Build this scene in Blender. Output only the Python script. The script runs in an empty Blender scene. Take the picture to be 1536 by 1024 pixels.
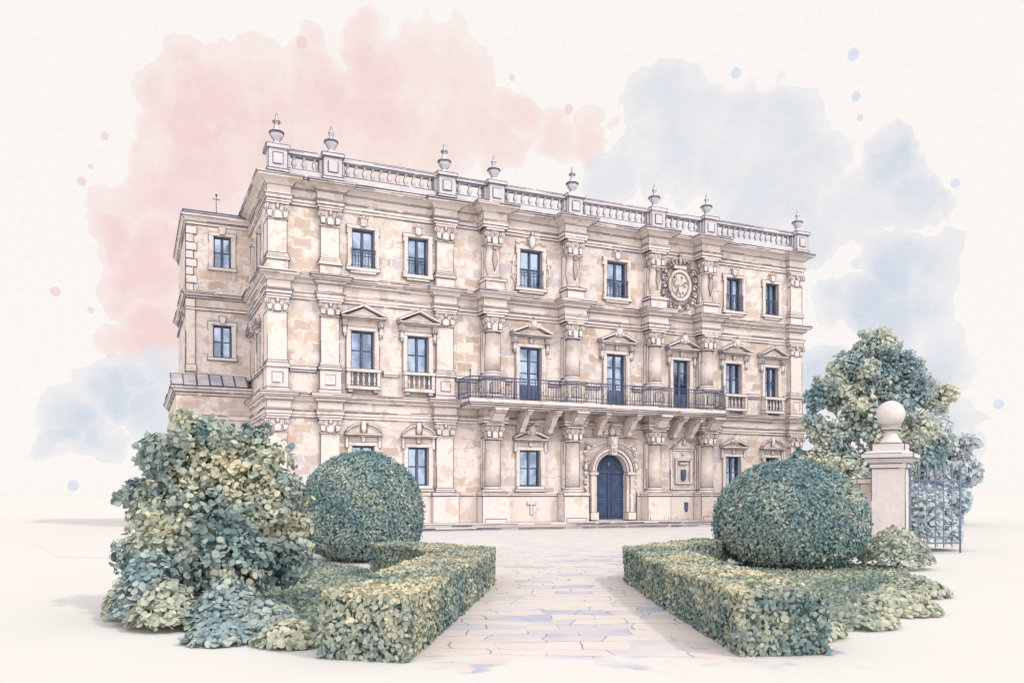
import bpy, math, random
from mathutils import Vector, Matrix, noise as mnoise
PI = math.pi
rnd = random.Random(7)
C = bpy.context.scene.collection

# ------------------------------------------------------------------ materials
def new_mat(name):
    m = bpy.data.materials.new(name); m.use_nodes = True
    nt = m.node_tree; nt.nodes.clear()
    out = nt.nodes.new('ShaderNodeOutputMaterial')
    return m, nt, out
def N(nt, t, **kw):
    n = nt.nodes.new('ShaderNode' + t)
    for k, v in kw.items():
        if k.startswith('i_'):
            key = k[2:]
            key = int(key) if key.isdigit() else key.replace('_', ' ')
            n.inputs[key].default_value = v
        else: setattr(n, k, v)
    return n
def ramp(nt, stops, interp='LINEAR'):
    r = nt.nodes.new('ShaderNodeValToRGB'); r.color_ramp.interpolation = interp
    e = r.color_ramp.elements
    while len(e) < len(stops): e.new(0.5)
    for el, (p, c) in zip(e, stops):
        el.position = p; el.color = (*c, 1) if len(c) == 3 else c
    return r
def mixc(nt, a, b, fac, mode='MIX'):
    n = nt.nodes.new('ShaderNodeMix'); n.data_type = 'RGBA'; n.blend_type = mode
    for s, v in ((0, fac), (6, a), (7, b)):
        if isinstance(v, (int, float)): n.inputs[s].default_value = v
        elif isinstance(v, tuple): n.inputs[s].default_value = (*v, 1)
        else: nt.links.new(v, n.inputs[s])
    return n.outputs[2]
def math_n(nt, op, a, b=None, clamp=False):
    n = nt.nodes.new('ShaderNodeMath'); n.operation = op; n.use_clamp = clamp
    for i, v in enumerate((a, b)):
        if v is None: continue
        if isinstance(v, (int, float)): n.inputs[i].default_value = v
        else: nt.links.new(v, n.inputs[i])
    return n.outputs[0]
def vmath(nt, op, a, b=None):
    n = nt.nodes.new('ShaderNodeVectorMath'); n.operation = op
    for i, v in enumerate((a, b)):
        if v is None: continue
        if isinstance(v, tuple): n.inputs[i].default_value = v
        else: nt.links.new(v, n.inputs[i])
    return n.outputs['Value'] if op in ('DISTANCE', 'LENGTH', 'DOT_PRODUCT') else n.outputs[0]
def noise_tex(nt, vec, scale, detail=3, rough=.5, out='Fac'):
    n = N(nt, 'TexNoise', i_Scale=scale, i_Detail=detail, i_Roughness=rough)
    if vec is not None: nt.links.new(vec, n.inputs['Vector'])
    return n.outputs[out]
def smooth(nt, val, lo, hi):
    n = nt.nodes.new('ShaderNodeMapRange'); n.interpolation_type = 'SMOOTHSTEP'
    nt.links.new(val, n.inputs[0]); n.inputs[1].default_value = lo; n.inputs[2].default_value = hi
    return n.outputs[0]
def principled(nt, out, col, rough=.8, spec=.2, metal=0):
    p = N(nt, 'BsdfPrincipled'); p.inputs['Roughness'].default_value = rough
    p.inputs['Specular IOR Level'].default_value = spec; p.inputs['Metallic'].default_value = metal
    if isinstance(col, tuple): p.inputs['Base Color'].default_value = (*col, 1)
    else: nt.links.new(col, p.inputs['Base Color'])
    nt.links.new(p.outputs[0], out.inputs['Surface'])
    return p
def wall_uv(nt, wob=.16, wsc=1.3):
    """world position flattened onto upright walls, with a hand-cut wobble"""
    g = N(nt, 'NewGeometry')
    s = N(nt, 'SeparateXYZ'); nt.links.new(g.outputs['Position'], s.inputs[0])
    xy = math_n(nt, 'ADD', s.outputs[0], s.outputs[1])
    c = N(nt, 'CombineXYZ'); nt.links.new(xy, c.inputs[0]); nt.links.new(s.outputs[2], c.inputs[1])
    nz = noise_tex(nt, g.outputs['Position'], wsc, 2, .5, 'Color')
    o = vmath(nt, 'SUBTRACT', nz, (.5, .5, .5)); sc = N(nt, 'VectorMath', operation='SCALE'); nt.links.new(o, sc.inputs[0]); sc.inputs['Scale'].default_value = wob * 2
    return vmath(nt, 'ADD', c.outputs[0], sc.outputs[0]), g.outputs['Position']

def make_ashlar():
    m, nt, out = new_mat('ashlar_stone')
    uv, pos = wall_uv(nt, .20, 2.0)
    def bricks(w, h, off):
        b = N(nt, 'TexBrick', offset=.5, squash=1)
        b.inputs['Color1'].default_value = (0, 0, 0, 1); b.inputs['Color2'].default_value = (1, 1, 1, 1); b.inputs['Mortar'].default_value = (0, 0, 0, 1)
        b.inputs['Scale'].default_value = 1; b.inputs['Mortar Size'].default_value = .05; b.inputs['Mortar Smooth'].default_value = .3
        b.inputs['Brick Width'].default_value = w; b.inputs['Row Height'].default_value = h; b.inputs['Bias'].default_value = 0
        nt.links.new(vmath(nt, 'ADD', uv, off), b.inputs['Vector']); return b
    b = bricks(.92, .52, (3.3, .1, 0))
    wash = noise_tex(nt, pos, .35, 3, .55)
    base = ramp(nt, [(.3, (.65, .585, .545)), (.5, (.67, .605, .56)), (.7, (.65, .605, .59))]); nt.links.new(wash, base.inputs[0])
    kind = ramp(nt, [(0, (.67, .605, .56)), (.27, (.525, .425, .36)), (.37, (.595, .505, .445)), (.44, (.67, .605, .56)), (.51, (.465, .375, .32)), (.58, (.68, .615, .58)), (.65, (.49, .46, .485)), (.72, (.545, .445, .38)), (.81, (.675, .61, .57))], 'CONSTANT')
    nt.links.new(b.outputs['Color'], kind.inputs[0])
    isbrick = math_n(nt, 'SUBTRACT', 1, b.outputs['Fac'])
    patch = noise_tex(nt, pos, 1.1, 2, .5)
    isbrick = math_n(nt, 'MULTIPLY', isbrick, smooth(nt, patch, .33, .40))
    col = mixc(nt, base.outputs[0], kind.outputs[0], isbrick)
    st = noise_tex(nt, pos, 1.9, 2.5, .55); st2 = noise_tex(nt, vmath(nt, 'ADD', pos, (17, 5, 9)), 1.5, 2.5, .55)
    col = mixc(nt, col, (.49, .40, .335), math_n(nt, 'MULTIPLY', smooth(nt, st, .555, .575), .45))
    col = mixc(nt, col, (.45, .43, .46), math_n(nt, 'MULTIPLY', smooth(nt, st2, .575, .595), .42))
    # fine thin joint lines, broken
    j = bricks(.92, .52, (3.3, .1, 0)); j.inputs['Mortar Size'].default_value = .014; j.inputs['Mortar Smooth'].default_value = 0
    brk = smooth(nt, noise_tex(nt, pos, 1.7, 2), .47, .53)
    col = mixc(nt, col, (.25, .24, .27), math_n(nt, 'MULTIPLY', math_n(nt, 'MULTIPLY', j.outputs['Fac'], brk), .55))
    grain = noise_tex(nt, pos, 9, 4, .65)
    gr = ramp(nt, [(.3, (.9, .9, .92)), (.7, (1.04, 1.03, 1.02))]); nt.links.new(grain, gr.inputs[0])
    col = mixc(nt, col, gr.outputs[0], 1.0, 'MULTIPLY')
    principled(nt, out, col, .9, .1)
    return m
def make_stone(name, c1, c2, c3):
    m, nt, out = new_mat(name)
    g = N(nt, 'NewGeometry')
    r = ramp(nt, [(.34, c1), (.5, c2), (.575, c2), (.60, c3)])
    nt.links.new(noise_tex(nt, g.outputs['Position'], 1.25, 2.5, .55), r.inputs[0])
    gr = ramp(nt, [(.3, (.9, .9, .92)), (.7, (1.04, 1.03, 1.02))]); nt.links.new(noise_tex(nt, g.outputs['Position'], 7, 4, .65), gr.inputs[0])
    principled(nt, out, mixc(nt, r.outputs[0], gr.outputs[0], 1.0, 'MULTIPLY'), .9, .1)
    return m
def make_flat(name, c, c2=None, scale=2., rough=.7, spec=.2, metal=0):
    m, nt, out = new_mat(name)
    c2 = c2 or tuple(x * .75 for x in c)
    g = N(nt, 'NewGeometry'); r = ramp(nt, [(.35, c), (.65, c2)])
    nt.links.new(noise_tex(nt, g.outputs['Position'], scale, 3, .55), r.inputs[0])
    principled(nt, out, r.outputs[0], rough, spec, metal)
    return m
def make_glass():
    m, nt, out = new_mat('window_glass')
    t = N(nt, 'BsdfTransparent'); t.inputs[0].default_value = (.70, .79, .88, 1)
    gl = N(nt, 'BsdfGlossy', i_Roughness=.08); gl.inputs[0].default_value = (.58, .67, .80, 1)
    g = N(nt, 'NewGeometry')
    fac = ramp(nt, [(.4, (.16,) * 3), (.6, (.42,) * 3)]); nt.links.new(noise_tex(nt, g.outputs['Position'], .9, 2), fac.inputs[0])
    mx = N(nt, 'MixShader'); nt.links.new(fac.outputs[0], mx.inputs[0]); nt.links.new(t.outputs[0], mx.inputs[1]); nt.links.new(gl.outputs[0], mx.inputs[2])
    nt.links.new(mx.outputs[0], out.inputs['Surface'])
    return m
def make_leaf(name, stops, trans=.22):
    m, nt, out = new_mat(name)
    a = N(nt, 'Attribute', attribute_name='tint')
    r = ramp(nt, stops); nt.links.new(a.outputs['Fac'], r.inputs[0])
    d = N(nt, 'BsdfDiffuse'); nt.links.new(r.outputs[0], d.inputs[0])
    tr = N(nt, 'BsdfTranslucent'); nt.links.new(r.outputs[0], tr.inputs[0])
    mx = N(nt, 'MixShader', i_0=trans); nt.links.new(d.outputs[0], mx.inputs[1]); nt.links.new(tr.outputs[0], mx.inputs[2])
    nt.links.new(mx.outputs[0], out.inputs['Surface'])
    return m
ASHLAR = make_ashlar()
TRIM = make_stone('dressed_stone', (.65, .59, .55), (.67, .61, .57), (.575, .495, .445))
COOL = make_stone('weathered_grey_stone', (.51, .505, .55), (.57, .55, .575), (.60, .56, .55))
PALE = make_stone('pale_pier_stone', (.645, .60, .58), (.63, .585, .565), (.58, .545, .545))
INK = make_flat('ink_outline', (.07, .078, .14), (.12, .12, .175), 1.5, .9, .05)  # drawn ink outlines: thin dark beads along the edges of the stonework
GLASS = make_glass()
WOOD = make_flat('blue_window_wood', (.065, .09, .155), (.09, .13, .21), 3, .5, .3)
IRON = make_flat('dark_iron', (.055, .07, .14), (.085, .11, .20), 3, .6, .3)
DOORM = make_flat('navy_door_wood', (.033, .058, .125), (.055, .09, .17), 2.2, .6, .25)
CURT = make_flat('curtain_cloth', (.70, .73, .80), (.55, .62, .75), 2.5, .9, .1)
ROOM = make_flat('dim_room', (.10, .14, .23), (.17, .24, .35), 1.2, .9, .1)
SLATE = make_flat('blue_grey_slate', (.21, .22, .27), (.36, .355, .38), 1.6, .8, .2)
BARK = make_flat('bark', (.17, .19, .21), (.24, .25, .25), 4, .9, .1)

# ------------------------------------------------------------------ mesh builder
class MB:
    def __init__(s): s.v = []; s.f = []; s.m = []; s.sm = []; s.chunks = []
    def add(s, vs, fs, mat=0, ink=True, sm=False, M=None):
        b = len(s.v); f0 = len(s.f)
        s.v += [tuple(M @ Vector(p)) for p in vs] if M else [tuple(p) for p in vs]
        s.f += [tuple(i + b for i in f) for f in fs]
        s.m += [mat] * len(fs); s.sm += [sm] * len(fs)
        if ink: s.chunks.append((f0, len(s.f)))
        return s
    def box(s, x0, x1, y0, y1, z0, z1, **k):
        vs = [(x, y, z) for z in (z0, z1) for y in (y0, y1) for x in (x0, x1)]
        return s.add(vs, [(0, 2, 3, 1), (4, 5, 7, 6), (0, 1, 5, 4), (2, 6, 7, 3), (0, 4, 6, 2), (1, 3, 7, 5)], **k)
    def cbox(s, c, h, z0, z1, **k): return s.box(c[0] - h[0], c[0] + h[0], c[1] - h[1], c[1] + h[1], z0, z1, **k)
    def prism(s, poly, y0, y1, **k):
        n = len(poly)
        vs = [(x, y0, z) for x, z in poly] + [(x, y1, z) for x, z in poly]
        fs = [tuple(range(n)), tuple(range(2 * n - 1, n - 1, -1))] + [(i, i + n, (i + 1) % n + n, (i + 1) % n) for i in range(n)]
        return s.add(vs, fs, **k)
    def frustum(s, c, h0, h1, z0, z1, **k):
        vs = [(c[0] + sx * h[0], c[1] + sy * h[1], z) for h, z in ((h0, z0), (h1, z1)) for sx, sy in ((-1, -1), (1, -1), (1, 1), (-1, 1))]
        return s.add(vs, [(3, 2, 1, 0), (4, 5, 6, 7)] + [(i, (i + 1) % 4, (i + 1) % 4 + 4, i + 4) for i in range(4)], **k)
    def lathe(s, prof, n=16, c=(0, 0, 0), sx=1, sy=1, sm=True, **k):
        vs = []
        for r, z in prof:
            for i in range(n):
                a = 2 * PI * i / n; vs.append((c[0] + r * sx * math.cos(a), c[1] + r * sy * math.sin(a), c[2] + z))
        fs = [(j * n + i, j * n + (i + 1) % n, (j + 1) * n + (i + 1) % n, (j + 1) * n + i) for j in range(len(prof) - 1) for i in range(n)]
        fs += [tuple(range(n - 1, -1, -1)), tuple(range((len(prof) - 1) * n, len(prof) * n))]
        return s.add(vs, fs, sm=sm, **k)
    def ball(s, c, r, n=12, m=7, **k):
        r = r if isinstance(r, tuple) else (r, r, r)
        prof = [(max(.02, math.sin(PI * j / m)), -math.cos(PI * j / m) * r[2]) for j in range(m + 1)]
        return s.lathe(prof, n, c, r[0], r[1], **k)
    def disc(s, c, r, d, n=14, sx=1, sz=1, **k):
        """upright round boss facing -y"""
        return s.prism([(c[0] + r * sx * math.cos(2 * PI * i / n), c[2] + r * sz * math.sin(2 * PI * i / n)) for i in range(n)], c[1] - d, c[1], **k)
    def tube(s, pts, r, n=6, closed=False, sm=True, **k):
        P = [Vector(p) for p in pts]; L = len(P); vs = []
        rr = r if isinstance(r, (list, tuple)) else [r] * L
        for i, p in enumerate(P):
            a = P[(i - 1) % L] if (closed or i > 0) else p
            b = P[(i + 1) % L] if (closed or i < L - 1) else p
            t = (b - a).normalized(); ref = Vector((0, 0, 1)) if abs(t.z) < .9 else Vector((0, 1, 0))
            x = t.cross(ref).normalized(); y = x.cross(t)
            vs += [p + (x * math.cos(2 * PI * q / n) + y * math.sin(2 * PI * q / n)) * rr[i] for q in range(n)]
        fs = [(i * n + q, i * n + (q + 1) % n, ((i + 1) % L) * n + (q + 1) % n, ((i + 1) % L) * n + q) for i in range(L if closed else L - 1) for q in range(n)]
        if not closed: fs += [tuple(range(n - 1, -1, -1)), tuple(range((L - 1) * n, L * n))]
        k.setdefault('ink', False)
        return s.add(vs, fs, sm=sm, **k)
    def sweep(s, path, prof, closed=False, **k):
        """moulding: prof (offset outward, z) carried along a rectangular plan path"""
        n = len(path); m = len(prof); vs = []
        nor = []
        for i in range(n - 1):
            d = (Vector(path[i + 1]) - Vector(path[i])).normalized(); nor.append(Vector((d.y, -d.x)))
        for i in range(n):
            a = nor[max(0, i - 1)]; b = nor[min(n - 2, i)]
            o = a if (a - b).length < 1e-6 else a + b
            vs += [(path[i][0] + o.x * q, path[i][1] + o.y * q, z) for q, z in prof]
        fs = [(i * m + j, (i + 1) * m + j, (i + 1) * m + j + 1, i * m + j + 1) for i in range(n - 1) for j in range(m - 1)]
        fs += [tuple(range(m)), tuple((n - 1) * m + j for j in range(m - 1, -1, -1))]
        return s.add(vs, fs, **k)
    def ink(s, r, mat, skip=.13, ang=38, seg=1.3):
        ca = math.cos(math.radians(ang)); out = []
        for f0, f1 in s.chunks:
            E = {}
            for fi in range(f0, f1):
                f = s.f[fi]; P = [Vector(s.v[i]) for i in f]
                nn = Vector((0, 0, 0))
                for i in range(len(P)):
                    a, b = P[i], P[(i + 1) % len(P)]
                    nn += Vector(((a.y - b.y) * (a.z + b.z), (a.z - b.z) * (a.x + b.x), (a.x - b.x) * (a.y + b.y)))
                if nn.length < 1e-10: continue
                nn.normalize()
                for i in range(len(f)):
                    ka = tuple(round(q, 3) for q in P[i]); kb = tuple(round(q, 3) for q in P[(i + 1) % len(P)])
                    if ka == kb: continue
                    E.setdefault((min(ka, kb), max(ka, kb)), []).append(nn)
            for (a, b), ns in E.items():
                if len(ns) == 2 and abs(ns[0].dot(ns[1])) > ca: continue
                out.append((Vector(a), Vector(b)))
        for a, b in out:
            L = (b - a).length
            if L < .03: continue
            n = max(1, round(L / (seg * rnd.uniform(.7, 1.3))))
            for i in range(n):
                if L > .25 and rnd.random() < skip: continue
                t0, t1 = i / n, (i + 1) / n
                if rnd.random() < .25: t1 -= rnd.uniform(0, .25) / n
                p, q = a.lerp(b, t0), a.lerp(b, t1); d = (q - p).normalized()
                ref = Vector((0, 0, 1)) if abs(d.z) < .9 else Vector((0, 1, 0))
                x = d.cross(ref).normalized(); y = x.cross(d); rr = r * rnd.uniform(.65, 1.25)
                vs = [pt + (x * math.cos(w) + y * math.sin(w)) * rr for pt in (p, q) for w in (.4, 2.5, 4.6)]
                s.add(vs, [(0, 1, 4, 3), (1, 2, 5, 4), (2, 0, 3, 5), (2, 1, 0), (3, 4, 5)], mat=mat, ink=False)
    def build(s, name, mats, parent=None, loc=(0, 0, 0), rotz=0, ink=0, skip=.13):
        mats = list(mats) if isinstance(mats, (list, tuple)) else [mats]
        if ink:
            s.ink(ink, len(mats), skip); mats.append(INK)
        me = bpy.data.meshes.new(name); me.from_pydata(s.v, [], s.f)
        for m in mats: me.materials.append(m)
        me.polygons.foreach_set('material_index', s.m); me.polygons.foreach_set('use_smooth', s.sm); me.update()
        return link(name, me, parent, loc, rotz)
def link(name, me, parent=None, loc=(0, 0, 0), rotz=0):
    o = bpy.data.objects.new(name, me); C.objects.link(o); o.location = loc; o.rotation_euler = (0, 0, rotz)
    if parent: o.parent = parent
    return o
def tag(o, label=None, cat=None, group=None, kind=None):
    for k, v in (('label', label), ('category', cat), ('group', group), ('kind', kind)):
        if v: o[k] = v
    return o
def thing(name, label, cat, loc=(0, 0, 0), rotz=0, group=None):
    return tag(link(name, None, None, loc, rotz), label, cat, group)

# ------------------------------------------------------------------ the palace
palace = thing('palace', 'grand three storey stone palace with balustraded roof, long iron balcony and arched blue door', 'palace')
LEN, DEP, SET = 34.2, 15.0, 6.4
IR = .024
pil = [(.48, .62), (3.1, .6), (9.3, .6), (34.0, .62)]          # flat pilasters: centre, half width of the break
cols = [11.98, 16.97, 22.58, 26.42]                            # round columns
PD, CD = .26, .80                                               # projection of the two orders

def plan(pd, cd, hw_c=.66):
    """plan path of the front with its breaks, from the left side round to the right side"""
    br = [(3.1, .6, pd), (9.3, .6, pd)] + [(c, hw_c, cd) for c in cols]
    br.sort()
    p = [(0, SET + .02), (0, -pd), (1.08, -pd), (1.08, 0)]
    for c, h, d in br: p += [(c - h, 0), (c - h, -d), (c + h, -d), (c + h, 0)]
    p += [(LEN - 1.08, 0), (LEN - 1.08, -pd), (LEN, -pd), (LEN, DEP)]
    return p

# front openings: centre, sill, head, width
F3 = [(4.85, 13.27, 15.27, 1.18), (7.82, 13.2, 15.2, 1.1), (14.51, 13.2, 15.35, 1.36), (20.15, 13.2, 15.35, 1.36), (28.8, 13.2, 15.3, 1.22), (31.85, 13.2, 15.25, 1.06)]
F2 = [(4.82, 8.0, 10.0, 1.22), (7.82, 8.0, 9.95, 1.16), (14.48, 6.66, 9.85, 1.36), (20.1, 6.66, 9.85, 1.32), (24.75, 6.66, 9.8, 1.2), (28.75, 7.9, 9.85, 1.2), (31.82, 7.85, 9.8, 1.06)]
F1 = [(4.85, 2.0, 4.05, 1.16), (7.84, 2.0, 4.04, 1.12), (14.45, 2.0, 4.04, 1.3), (28.72, 2.0, 3.95, 1.16), (31.85, 2.0, 3.95, 1.06)]
DX, DHW, DSP = 19.74, 1.03, 2.9                                # door centre, half width, springing
def wall_grid(mb, x0, x1, z0, z1, holes, depth=.7):
    """wall face in y = 0 with real openings, their reveals, and a closing room face behind"""
    xs = sorted({x0, x1, *[h[0] for h in holes], *[h[1] for h in holes]}); zs = sorted({z0, z1, *[h[2] for h in holes], *[h[3] for h in holes]})
    idx = {}; vs = []; fs = []
    def V(x, z):
        if (x, z) not in idx: idx[(x, z)] = len(vs); vs.append((x, 0, z))
        return idx[(x, z)]
    for i in range(len(xs) - 1):
        for j in range(len(zs) - 1):
            cx, cz = (xs[i] + xs[i + 1]) / 2, (zs[j] + zs[j + 1]) / 2
            if any(h[0] < cx < h[1] and h[2] < cz < h[3] for h in holes): continue
            fs.append((V(xs[i], zs[j]), V(xs[i + 1], zs[j]), V(xs[i + 1], zs[j + 1]), V(xs[i], zs[j + 1])))
    mb.add(vs, fs, ink=False)
    for a, b, c, d in holes:
        q = [(a, 0, c), (b, 0, c), (b, 0, d), (a, 0, d), (a, .34, c), (b, .34, c), (b, .34, d), (a, .34, d)]
        mb.add(q, [(0, 1, 5, 4), (1, 2, 6, 5), (2, 3, 7, 6), (3, 0, 4, 7)], mat=1, ink=False)
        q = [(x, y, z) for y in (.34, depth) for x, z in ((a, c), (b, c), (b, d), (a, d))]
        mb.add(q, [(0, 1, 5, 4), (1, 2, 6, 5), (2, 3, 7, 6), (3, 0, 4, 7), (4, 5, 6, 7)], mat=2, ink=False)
holes = [(u - w / 2, u + w / 2, a, b) for u, a, b, w in F1 + F2 + F3] + [(DX - DHW, DX + DHW, .06, DSP + DHW)]
w = MB(); wall_grid(w, 0, LEN, 0, 17.2, holes)
w.add([(LEN, 0, 0), (LEN, DEP, 0), (LEN, DEP, 17.2), (LEN, 0, 17.2)], [(0, 1, 2, 3)], ink=False)
w.add([(LEN, DEP, 0), (0, DEP, 0), (0, DEP, 17.2), (LEN, DEP, 17.2)], [(0, 1, 2, 3)], ink=False)
w.add([(0, DEP, 0), (0, SET, 0), (0, SET, 17.2), (0, DEP, 17.2)], [(0, 1, 2, 3)], ink=False)
# spandrels of the door arch
for sgn in (-1, 1):
    n = 10; pts = [(DX + sgn * DHW, DSP), (DX + sgn * DHW, DSP + DHW), (DX, DSP + DHW)]
    arc = [(DX + sgn * DHW * math.sin(PI / 2 * i / n), DSP + DHW * math.cos(PI / 2 * i / n)) for i in range(n)]
    w.prism(pts + arc, .002, .34, mat=1, ink=False)
w.build('wall', [ASHLAR, TRIM, ROOM], palace)
SW = [(v, a, b, .85) for a, b in ((13.25, 15.3), (8.0, 10.0), (2.0, 4.0)) for v in (2.7, 5.2)]
sw = MB(); wall_grid(sw, -SET, 0, 0, 17.2, [(-v - q / 2, -v + q / 2, a, b) for v, a, b, q in SW])
sw.build('wall', [ASHLAR, TRIM, ROOM], palace, (0, 0, 0), -PI / 2)

def pane_set(parent, u, z0, z1, wd, rows=2, door=False, curtain=1, dark=0):
    """joinery of one opening in its own frame: two leaves with bars, panes, curtains"""
    h = z1 - z0; a = wd / 2 - .005; f = MB(); y0, y1 = .17, .25
    f.box(-a, -a + .075, y0, y1, 0, h); f.box(a - .075, a, y0, y1, 0, h); f.box(-a + .075, a - .075, y0, y1, h - .085, h); f.box(-a + .075, a - .075, y0, y1, 0, .085)
    f.box(-.06, .06, y0 - .02, y1, .085, h - .085)
    bot = .085
    if door:
        bot = h * .34
        for sg in (-1, 1):
            x0, x1 = sorted((sg * .06, sg * (a - .075)))
            f.box(x0, x1, y0 + .02, y1 - .005, .085, bot); f.box(x0 + .1, x1 - .1, y0 - .003, y0 + .025, .2, bot - .12)
    for r in range(1, rows):
        zz = bot + (h - .085 - bot) * r / rows
        f.box(-a + .075, -.06, y0 + .015, y1 - .015, zz - .025, zz + .025); f.box(.06, a - .075, y0 + .015, y1 - .015, zz - .025, zz + .025)
    f.build('frame', WOOD, parent, ink=.012)
    g = MB(); g.box(-a + .08, a - .08, .215, .222, bot, h - .09, ink=False); g.build('pane', GLASS, parent)
    if curtain:
        for sg in ((-1, 1) if curtain == 2 else (rnd.choice((-1, 1)),)):
            c = MB(); n = 14; wv = a * rnd.uniform(.45, .8); top = h - .1; bz = bot + rnd.uniform(.02, .9) * (h - bot) * .5
            vs = []
            for i in range(n + 1):
                x = sg * (a - .02 - wv * i / n); y = .40 + .035 * math.sin(i * 1.9); s2 = .25 * math.sin(PI * i / n)
                vs += [(x, y, bz + s2 * .3), (x, y + .03, top), (x, y + .015, bz + s2 * .3), (x, y + .045, top)]
            fs = []
            for i in range(n):
                k = i * 4; fs += [(k, k + 4, k + 5, k + 1), (k + 2, k + 3, k + 7, k + 6)]
            c.add(vs, fs, ink=False, sm=True); c.build('curtain', CURT, parent)
def pediment(mb, hw, z, rise, d, crest=False, seg=False, y=-.02):
    mb.box(-hw, hw, -d, y, z, z + .07); mb.box(-hw - .06, hw + .06, -d - .06, y, z + .07, z + .16)
    t = .15
    if not seg:
        for sg in (-1, 1):
            mb.prism([(sg * (hw + .08), z + .16), (0, z + .16 + rise), (0, z + .16 + rise + t), (sg * (hw + .08), z + .16 + t * .75)], -d - .04, y)
        mb.prism([(-hw + .15, z + .16), (hw - .15, z + .16), (0, z + .1 + rise)], -d + .16, y)
    else:
        n = 7
        for sg in (-1, 1):
            pts = [(sg * hw * (1 - .78 * i / n), z + .17 + rise * math.sin(PI / 2 * (i / n)) ** .8) for i in range(n + 1)]
            mb.prism(pts + [(x, q + .1) for x, q in reversed(pts)], -d, y)
            mb.prism(pts + [(sg * hw * .22, z + .17)], -d + .15, y, ink=False)
        mb.ball((0, -d * .6, z + .2 + rise * .72), (.15, .12, rise * .62 + .08), 10, 6)
    if crest:
        mb.ball((0, -d - .06, z + .22 + rise * .95), (.17, .12, .24), 10, 6); mb.tube([(sx * .19 * math.cos(q), -d - .06, z + .22 + rise * .95 + .26 * math.sin(q)) for sx in (1,) for q in [2 * PI * i / 12 for i in range(12)]], .03, 5, True, mat=0)
        for sg in (-1, 1): mb.ball((sg * .24, -d - .03, z + .16 + rise * .78), (.12, .08, .1), 8, 5)
        mb.ball((0, -d - .04, z + .5 + rise * .98), (.07, .07, .12), 8, 5)
def scroll(cx, cz, y, r, turns=1.4, sg=1, n=16, start=0):
    return [(cx + sg * r * (1 - .75 * i / n) * math.cos(start + turns * 2 * PI * i / n), y, cz + r * (1 - .75 * i / n) * math.sin(start + turns * 2 * PI * i / n)) for i in range(n + 1)]
def surround(mb, wd, h, ear=.0, t=.19, d=.1, sill=True):
    a = wd / 2
    mb.box(-a - t, -a, -d, -.002, 0, h); mb.box(a, a + t, -d, -.002, 0, h); mb.box(-a - t - ear, a + t + ear, -d, -.002, h, h + t)
    mb.box(-a - t - .03, -a - .09, -d - .03, -d + .001, 0, h, ink=False); mb.box(a + .09, a + t + .03, -d - .03, -d + .001, 0, h, ink=False)
    if ear:
        for sg in (-1, 1): mb.box(*sorted((sg * (a + t), sg * (a + t + ear))), -d, -.002, h - .28, h); mb.box(*sorted((sg * (a + t), sg * (a + t + ear))), -d, -.002, -.17, .18)
    if sill: mb.box(-a - t - ear - .02, a + t + ear + .02, -d - .06, -.002, -.17, 0)
def upper_window(u, z0, z1, wd, label=None, rail=1, ornate=False, M=(0, 0)):
    h = z1 - z0; s = MB(); surround(s, wd, h, .1)
    s.box(-wd / 2 - .1, wd / 2 + .1, -.12, -.002, -.3, -.17)
    kz = h + .12
    s.prism([(-.13, kz), (.13, kz), (.21, kz + .42), (-.21, kz + .42)], -.2, -.002)
    s.disc((-.17, -.005, kz + .44), .09, .2, 10); s.disc((.17, -.005, kz + .44), .09, .2, 10)
    if ornate:
        s.ball((0, -.2, kz + .3), (.2, .12, .36), 10, 6); s.ball((0, -.22, kz + .75), (.12, .1, .14), 8, 5)
        for sg in (-1, 1):
            s.tube(scroll(sg * (wd / 2 + .38), h * .62, -.05, .2, 1.2, sg), .045, 6); s.tube(scroll(sg * (wd / 2 + .38), h * .28, -.05, .22, 1.2, -sg), .045, 6)
            s.tube([(sg * (wd / 2 + .34), -.05, h * .1), (sg * (wd / 2 + .5), -.05, h * .45), (sg * (wd / 2 + .33), -.05, h * .82)], .05, 6)
            s.tube([(sg * .25, -.08, kz + .2), (sg * .5, -.07, kz + .38), (sg * .8, -.06, kz + .22), (sg * .98, -.06, kz + .3)], .04, 6)
    o = s.build('window', TRIM, palace, (u, 0, z0), 0, .018); tag(o, label)
    pane_set(o, u, z0, z1, wd, 2, curtain=2 if rail == 0 else 1)
    if rail:
        r = MB(); a = wd / 2 + (.06 if rail == 1 else -.05); y = -.14 if rail == 1 else -.06; rh = h * .47 if rail == 1 else h * .46
        for zz in (rh, rh - .14, .1): r.tube([(-a, y, zz), (a, y, zz)], .022, 5)
        for i in range(8):
            x = -a + .05 + (2 * a - .1) * i / 7; r.tube([(x, y, .06), (x, y, rh)], .016, 4)
        for sg in (-1, 1): r.tube([(sg * a, y, rh), (sg * a, .02, rh)], .022, 4); r.tube([(sg * a, y, .1), (sg * a, .02, .1)], .022, 4)
        r.build('railing', IRON, o)
    return o
def baluster_mesh(h, r):
    b = MB(); pr = [(.8, 0), (.8, .08), (.5, .12), (.45, .2), (.95, .36), (1, .44), (.72, .62), (.42, .78), (.45, .84), (.75, .88), (.75, 1)]
    b.lathe([(a * r, q * h) for a, q in pr], 10, ink=False)
    for sg in (-1, 1):
        t = math.radians(-70 + sg * 88); b.tube([(a * r * math.cos(t), a * r * math.sin(t), q * h) for a, q in pr], .017, 4, mat=1)
    me = bpy.data.meshes.new('baluster'); me.from_pydata(b.v, [], b.f); me.polygons.foreach_set('use_smooth', b.sm); me.materials.append(COOL); me.materials.append(INK); me.polygons.foreach_set('material_index', b.m); return me
BAL_S, BAL_L = baluster_mesh(.62, .085), baluster_mesh(.72, .135)
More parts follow.
